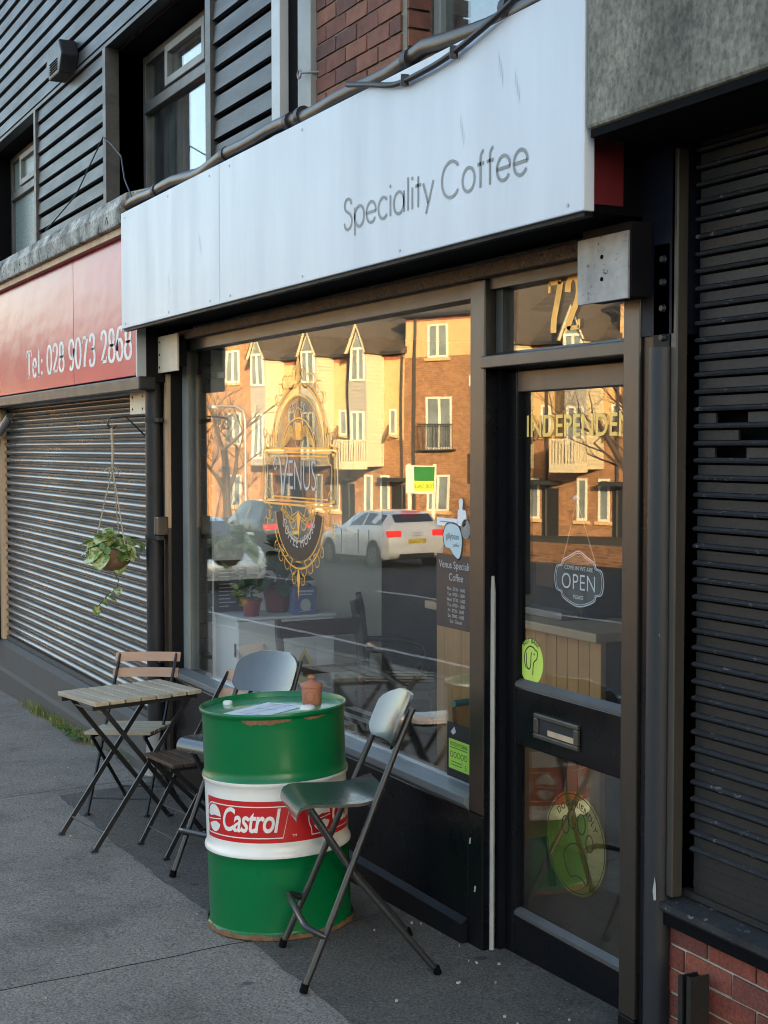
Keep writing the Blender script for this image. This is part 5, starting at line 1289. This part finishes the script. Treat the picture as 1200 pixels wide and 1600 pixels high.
def bay_house(u, wdt, bu, label, balcony=True, dish=True, lower='brick_far', mid='render_yellow'):
    """white clad bay with a pointed gable window projecting from a rendered wall"""
    t_ = hthing(u, label)
    bx('wall', lower, t_, 0, wdt, -9, 0, -3.5, 2.2); bx('wall', mid, t_, 0, wdt, -9, .004, 2.201, 5.7)
    dentils(t_, 0, wdt, 5.75); hroof(t_, 0, wdt, 5.8, 8.5)
    x0, x1, y1 = bu, bu+.95, 1.15
    bay_ = bx('bay', 'clad_shade_grey', t_, x0, x1, .0, y1, 1.05, 6.05)
    for s_, xx in ((-1, x0), (1, x1)):
        for k_ in range(31): 
            z_ = 1.07+k_*.16; obj('clad_board', MB().box(min(xx, xx+s_*.03), max(xx, xx+s_*.03), .02, y1-.01, z_, z_+.145), 'clad_cream', bay_)
    for k_ in range(31):
        z_ = 1.07+k_*.16; obj('clad_board', MB().box(x0+.01, x1-.01, y1, y1+.02, z_, z_+.145), 'clad_shade_grey', bay_)
    xm = (x0+x1)/2; apex = 7.15
    obj('gable', MB().prism([(x0, 6.051), (x1, 6.051), (xm, apex-.12)], 'y', -2.5, y1), 'clad_cream', bay_)
    rf = MB()
    for s_ in (-1, 1):
        e = x0-.18 if s_ < 0 else x1+.18
        rf.add([(e, -3, 5.80), (xm, -3, apex), (xm, y1+.2, apex), (e, y1+.2, 5.80), (e, -3, 5.90), (xm, -3, apex+.1), (xm, y1+.2, apex+.1), (e, y1+.2, 5.90)], [(0, 1, 2, 3), (4, 5, 6, 7), (0, 3, 7, 4), (3, 2, 6, 7), (1, 0, 4, 5), (2, 1, 5, 6)])
    obj('bay_roof', rf, 'roof_tile', bay_)
    wn = hwin(t_, x0+.06, x1-.06, 4.65, 6.05, y1+.02, 1, False)
    obj('gable_pane', MB().prism([(x0+.12, 6.08), (x1-.12, 6.08), (xm, apex-.3)], 'y', y1-.01, y1+.015), 'house_pane', wn)
    for s_ in (-1, 1): obj('bargeboard', MB().prism([(xm+s_*.02, apex-.02), (xm+s_*.62, 5.82), (xm+s_*.52, 5.82), (xm+s_*.02, apex-.2)], 'y', y1+.12, y1+.19), 'clad_cream', wn)
    hwin(t_, x0+.1, x1-.1, 1.35, 3.4, y1+.02, 1, False)
    if balcony:
        bl = bx('balcony', 'clad_cream', t_, x0-.1, x1+.1, y1+.05, y1+.85, .95, 1.28)
        g = MB().box(x0-.1, x1+.1, y1+.80, y1+.85, 2.12, 2.19).box(x1+.05, x1+.1, y1+.05, y1+.80, 2.12, 2.19).box(x0-.1, x0-.05, y1+.05, y1+.80, 2.12, 2.19)
        q = x0-.1
        while q < x1+.1: g.box(q, q+.05, y1+.80, y1+.85, 1.281, 2.12); q += .14
        q = y1+.05
        while q < y1+.8: g.box(x1+.05, x1+.1, q, q+.05, 1.281, 2.12).box(x0-.1, x0-.05, q, q+.05, 1.281, 2.12); q += .14
        obj('railing', g, 'clad_cream', bl)
    hwin(t_, x1+.35, x1+.80, 2.4, 3.5, 0, 0); hwin(t_, x0-.2, x0+.25, -.9, .7, 0, 0); hwin(t_, x1-.2, x1+.3, -.9, .7, 0, 0)
    bx('front_door', 'chalk_black', t_, x1+.45, x1+1.2, 0, .05, -1.8, .3); bx('canopy', 'rail_dark', t_, x1+.3, x1+1.35, 0, .8, .45, .6)
    if dish:
        d_ = obj('satellite_dish', MB().lathe([(0, 0), (.15, .02), (.28, .07), (.36, .13)], 20), 'dish_brown', t_, smooth=60)
        d_.location = (x1+.75, .55, 2.45); d_.rotation_euler = (R(-70), 0, R(35))
        obj('bracket', MB().tube([(x1+.75, .02, 2.25), (x1+.75, .5, 2.3), (x1+.75, .55, 2.45)], .025, 6), 'rail_dark', t_)
    obj('drainpipe', MB().tube([(wdt-.1, .07, 5.8), (wdt-.1, .07, -2)], .055, 8), 'rail_dark', t_)
    return t_
bay_house(-9.1, 3.0, .55, 'rendered house with gabled bay nearest the big brick block', balcony=False, dish=False)
bay_house(-6.1, 2.7, .75, 'rendered house with gabled white bay and no balcony', balcony=False)
bay_house(-3.4, 3.1, .98, 'rendered house with gabled white bay and white balcony')
brick_house(-.3, 4.3, 'brick house with yellow top storey and railed french window')
bay_house(4.0, 3.0, 1.3, 'rendered bay house beyond the tall brick house')
bay_house(7.0, 3.2, 1.5, 'rendered bay house second beyond the tall brick house')
brick_house(10.2, 4.3, 'farther brick house with yellow top storey')
bay_house(14.5, 3.0, 1.2, 'farther rendered house with gabled bay')
brick_house(17.5, 6, 'last brick house with yellow top storey up the road')
# the big orange brick block at the left end
bk = hthing(-16.5, 'long orange brick block with curved end beside the bay houses', 'building', 'brick_block')
cv = [(0, -10)]+[(0, -1.2)]+[(1.2-1.2*math.cos(R(a)), -1.2+1.2*math.sin(R(a))) for a in range(10, 91, 10)]+[(7.3, .0), (7.3, -10)]
obj('wall', MB().prism(cv, 'z', -3.6, 7.6), 'brick_far_orange', bk)
obj('roof', MB().prism([(x-.3 if x < 1 else x+.15, y+.3) for x, y in cv], 'z', 7.6, 7.85), 'roof_tile', bk)
for x in (2.2, 5.0):
    for z_ in (4.9, 2.0, -.9): hwin(bk, x, x+.95, z_, z_+1.5, 0, 1)
bk2 = hthing(-40, 'tall orange brick flats at the far left of the road', 'building', 'brick_block')
bx('wall', 'brick_far', bk2, 0, 21, -10, -1.0, -4.2, 5.6); hroof(bk2, 0, 21, 5.6, 8.6); 
for x in range(8):
    for z_ in (3.4, .6, -2.0): hwin(bk2, 1.2+x*2.5, 2.3+x*2.5, z_, z_+1.6, -1.0, 1)
# front boundary wall and for-sale board, lamp post, bare trees
fs_ = thing('sale_board', (-42.3, -19.8, rz(-42)), 'estate agent board on white posts across the road', 'sign', rot=Quaternion((0, 0, 1), R(-24)), local=True)
for x in (-.1, .95): obj('post', MB().box(x, x+.09, -.05, .04, 0, 2.75), 'window_frame', fs_)
obj('board', MB().box(-.15, 1.08, .045, .065, 1.75, 2.70), 'window_frame', fs_); obj('panel', MB().box(.20, 1.05, .066, .07, 2.18, 2.66), 'board_green', fs_); obj('panel', MB().box(.20, 1.05, .066, .07, 1.85, 2.175), 'board_lime', fs_)
P = Print().text('FOR SALE', .2, 0, 0, align='CENTER'); pobj('lettering', P.to(lambda u, v: (.62-u, .072, 1.94+v)), 'board_green', fs_)
lpst = thing('street_lamp', (-47, -15.6, rz(-47)), 'slim grey street lamp across the road', 'street lamp')
x, y, g = -47, -15.6, rz(-47); obj('column', MB().tube([(x, y, g), (x, y, g+4.4), (x-.08, y+.05, g+4.75), (x-.4, y+.2, g+4.9), (x-1.4, y+.6, g+4.95)], [.07, .05, .05, .045, .04], 8), 'galv', lpst, smooth=60)
obj('lantern', MB().box(x-1.7, x-1.3, y+.55, y+.75, g+4.85, g+4.98), 'galv', lpst, bevel=.03)
def bare_tree(pos, h, seed, label):
    r_ = random.Random(seed); t_ = thing('bare_tree', pos, label, 'tree', 'bare street trees'); tk = MB(); cr = MB()
    def grow(p_, d, L, rad, lev):
        n = 4; pts = [p_]; rs = [rad]
        for i in range(n):
            d = (d+Vector((r_.gauss(0, .10), r_.gauss(0, .10), r_.gauss(.02, .06)))).normalized(); p_ = p_+d*L/n; pts.append(p_); rs.append(rad*(1-.45*(i+1)/n))
        (tk if lev == 0 else cr).tube(pts, rs, 7 if lev < 2 else 4, cap=False)
        if lev < 5:
            for k_ in range(5 if lev == 0 else (4 if lev < 3 else 3)):
                i = r_.randint(2 if lev == 0 else 1, n); a = r_.uniform(0, 6.28); s_ = Vector((math.cos(a), math.sin(a), r_.uniform(-.1, .7))).normalized()
                grow(pts[i], (d*.55+s_*.7).normalized(), L*r_.uniform(.5, .75), rs[i]*.6, lev+1)
    grow(Vector(pos), Vector((0, 0, 1)), h*.42, h*.022, 0)
    obj('trunk', tk, 'bark', t_, smooth=60); obj('crown', cr, 'bark', t_)
bare_tree((-50, -16.2, rz(-50)), 8.5, 3, 'bare branching tree by the street lamp across the road')
bare_tree((-58, -15.6, rz(-58)), 9, 5, 'bare branching tree in front of the orange brick flats')
bare_tree((-26, -17.0, rz(-26)), 9, 9, 'bare branching tree across the road near the upper houses')
bw = thing('garden_wall', (-45, -16, rz(-45)), 'low brick garden wall along the far pavement', 'wall')
vs = []; x0, x1 = -70, -10
mb = MB(); mb.add([(x, y, rz(x)+dz) for x in (x0, x1) for y in (-17.3, -17.1) for dz in (-.2, .5)], [(0, 1, 3, 2), (4, 6, 7, 5), (0, 4, 5, 1), (2, 3, 7, 6), (1, 5, 7, 3), (0, 2, 6, 4)]); obj('wall', mb, 'brick_far', bw)
# road markings
for i in range(14):
    x = -48+i*6; mk = MB(); mk.add([(xx, yy, rz(xx)+.004) for xx in (x, x+3.2) for yy in (-9.25, -9.12)], [(0, 2, 3, 1)]); obj('road_marking', mk, 'white_worn', kind='structure')
mk = MB(); mk.add([(xx, yy, rz(xx)+.004) for xx in (-120, 60) for yy in (-5.0, -4.9)], [(0, 2, 3, 1)]); obj('road_marking', mk, 'white_worn', kind='structure')

# ------------------------------------------------------------------ cars on the road
def make_car(pos, head, paint, label, suv=False, lights='rear'):
    L, Wd, Ht = (4.0, 1.74, 1.43) if not suv else (4.4, 1.84, 1.66)
    sl_ = math.atan(.03)*(-1 if True else 1)
    rot = Quaternion((0, 1, 0), -math.atan(.03)) @ Quaternion((0, 0, 1), head)
    t_ = thing('car', (pos[0], pos[1], rz(pos[0])), label, 'car', 'cars on the road', rot=rot, local=True)
    # stations: x (front = +), floor, shoulder, belt, roof, half-widths (sill, shoulder, belt, roof)
    hw = Wd/2; h = Ht
    S_ = [(L*.5, .30, .52, .60, .60, .62, .66, .60, .30), (L*.485, .20, .56, .70, .70, .78, .80, .72, .40), (L*.42, .18, .62, .80, .82, .84, .86, .78, .55), (L*.28, .18, .70, .90, .95, .86, .87, .80, .66),
          (L*.20, .18, .72, .94, 1.02, .87, .87, .80, .70), (L*.05, .18, .74, .97, h*.93, .87, .87, .80, .60), (-L*.02, .18, .74, .98, h*.985, .87, .87, .80, .61), (-L*.15, .18, .75, .99, h, .87, .87, .80, .60), (-L*.30, .18, .77, 1.01, h*.985, .86, .87, .79, .58), (-L*.40, .18, .79, 1.02, h*.95 if not suv else h*.97, .84, .86, .77, .55),
          (-L*.47, .22, .80, 1.0, 1.08 if not suv else h*.80, .80, .83, .74, .58), (-L*.495, .30, .72, .86, .90 if not suv else 1.0, .74, .78, .70, .60), (-L*.5, .36, .56, .70, .72, .68, .72, .66, .55)]
    k_ = Wd/1.74; vs = []
    for (x, f, s_, b, r_, w0, w1_, w2_, w3) in S_:
        half = [(w0*.94, f), (w0, f+.10), (w1_, s_), (w2_+.02, b), (w3, r_-.03 if r_ > b+.1 else r_), (w3*.6, r_)]
        ring = [(x, -a*k_, z_) for a, z_ in half]+[(x, a*k_, z_) for a, z_ in reversed(half)]; vs += ring
    m_ = 12; fs = []; ns = len(S_)
    for i in range(ns-1):
        for j in range(m_): fs.append((i*m_+j, i*m_+(j+1) % m_, (i+1)*m_+(j+1) % m_, (i+1)*m_+j))
    fs += [tuple(reversed(range(m_))), tuple((ns-1)*m_+j for j in range(m_))]
    bd_ = obj('body', MB().add(vs, fs), paint, t_, smooth=38)
    def gpanel(name, i0, i1, j, mat, par, a=.06, b=.94, c=.10, d=.92):
        P0, P1, P2, P3 = [Vector(vs[i*m_+jj]) for i, jj in ((i0, j), (i1, j), (i1, j+1), (i0, j+1))]
        lerp = lambda u, v: (P0*(1-u)+P1*u)*(1-v)+(P3*(1-u)+P2*u)*v
        n_ = (P1-P0).cross(P3-P0).normalized(); ctr = (P0+P2)/2
        if n_.dot(ctr-Vector((0, 0, .7))) < 0: n_ = -n_
        return obj(name, MB().add([lerp(u, v)+n_*.012 for u, v in ((a, c), (b, c), (b, d), (a, d))]+[lerp(u, v)-n_*.01 for u, v in ((a, c), (b, c), (b, d), (a, d))], [(0, 1, 2, 3), (0, 4, 5, 1), (1, 5, 6, 2), (2, 6, 7, 3), (3, 7, 4, 0)]), mat, par)
    for j in (3, 7):
        for i0, i1 in ((5, 7), (7, 9)): gpanel('side_window', i0, i1, j, 'dark_pane', bd_, .05, .95, .12, .88)
    for j0, nm_ in ((4, 'windscreen'),):
        P_ = [Vector(vs[4*m_+4]), Vector(vs[5*m_+4]), Vector(vs[5*m_+7]), Vector(vs[4*m_+7])]
    obj('windscreen', MB().add([Vector(vs[i*m_+j])*1+Vector((.02, 0, .02)) for i, j in ((4, 4), (5, 4), (5, 7), (4, 7))], [(0, 1, 2, 3)]), 'dark_pane', bd_)
    i0, i1 = (9, 10)
    a_, b_, c_, d_ = [Vector(vs[i*m_+j]) for i, j in ((9, 4), (10, 4), (10, 7), (9, 7))]
    obj('rear_window', MB().add([a_*.9+b_*.1+Vector((-.02, .03, .012)), a_*.12+b_*.88+Vector((-.02, .02, .012)), d_*.12+c_*.88+Vector((-.02, -.02, .012)), d_*.9+c_*.1+Vector((-.02, -.03, .012))], [(0, 1, 2, 3)]), 'dark_pane', bd_)
    for s_ in (-1, 1):
        obj('tail_lamp', MB().box(-L*.5-.005, -L*.455, s_*.44*k_ if s_ > 0 else -.80*k_, .80*k_ if s_ > 0 else -.44*k_, .76, .92), 'lamp_red', t_, bevel=.03)
        obj('headlamp', MB().box(L*.42, L*.492, s_*.42*k_ if s_ > 0 else -.76*k_, .76*k_ if s_ > 0 else -.42*k_, .58, .74), 'lamp_clear', t_, bevel=.04)
        obj('mirror', MB().box(L*.14, L*.20, .86*k_ if s_ > 0 else -1.02*k_, 1.02*k_ if s_ > 0 else -.86*k_, .95, 1.08), paint, t_, bevel=.03)
        for x in (L*.315, -L*.315):
            wh = obj('wheel', MB().tube([(x, s_*.66*k_, .31), (x, s_*.885*k_, .31)], .31, 28), 'tyre', t_, smooth=40)
            obj('rim', MB().tube([(x, s_*.80*k_, .31), (x, s_*.893*k_, .31)], .205, 20), 'rim', wh, smooth=40)
            for q in range(5):
                a = q*math.tau/5; obj('rim_slot', MB().tube([(x+.12*math.cos(a), s_*.89*k_, .31+.12*math.sin(a)), (x+.12*math.cos(a), s_*.896*k_, .31+.12*math.sin(a))], .045, 8), 'chalk_black', wh)
            obj('wheel_arch', MB().tube([(x, s_*.70*k_, .31), (x, s_*.874*k_, .31)], .375, 28), 'chalk_black', t_, smooth=40)
    for s_ in (-1, 1):
        for x in (L*.13, -L*.12, -L*.255):
            obj('door_gap', MB().box(x-.006, x+.006, s_*.862*k_ if s_ > 0 else -.878*k_, .878*k_ if s_ > 0 else -.862*k_, .30, .93), 'chalk_black', t_)
        obj('door_handle', MB().box(-L*.10, -L*.055, s_*.865*k_ if s_ > 0 else -.90*k_, .90*k_ if s_ > 0 else -.865*k_, .80, .83), paint, t_, bevel=.01)
        obj('sill_trim', MB().box(-L*.22, L*.22, s_*.80*k_ if s_ > 0 else -.882*k_, .882*k_ if s_ > 0 else -.80*k_, .19, .27), 'chalk_black', t_)
    obj('wiper', MB().tube([(-L*.475, 0, 1.02), (-L*.45, .25, 1.12)], .012, 6), 'chalk_black', t_)
    P = Print()
    for q in range(4): P.ribbon(arc(-.105+q*.07, 0, .042, .042, 0, 360, 16), .012)
    pobj('badge', P.to(lambda u, v: (-L*.5+.0-.01, -u, .82+v)), 'rim', t_)
    obj('number_plate', MB().box(-L*.5-.012, -L*.5+.03, -.26, .26, .60, .71), 'plate_yellow', t_)
    obj('bumper_insert', MB().box(-L*.5+.0, -L*.46, -.5, .5, .22, .36), 'chalk_black', t_, bevel=.02)
    obj('brake_lamp', MB().box(-L*.43, -L*.41, -.25, .25, Ht*.955 if not suv else Ht*.95, Ht*.975 if not suv else Ht*.97), 'lamp_red', t_)
    return t_
make_car((-32.2, -13.5), math.pi, 'car_white', 'white hatchback waiting in the far lane')
make_car((-40.6, -13.7), math.pi, 'car_black', 'black estate car in the far lane ahead of the white hatchback', suv=True)
make_car((-28.0, -7.0), 0, 'car_silver', 'pale silver blue car in the near lane')
for o in bpy.data.objects:
    if '_local' in o: del o['_local']
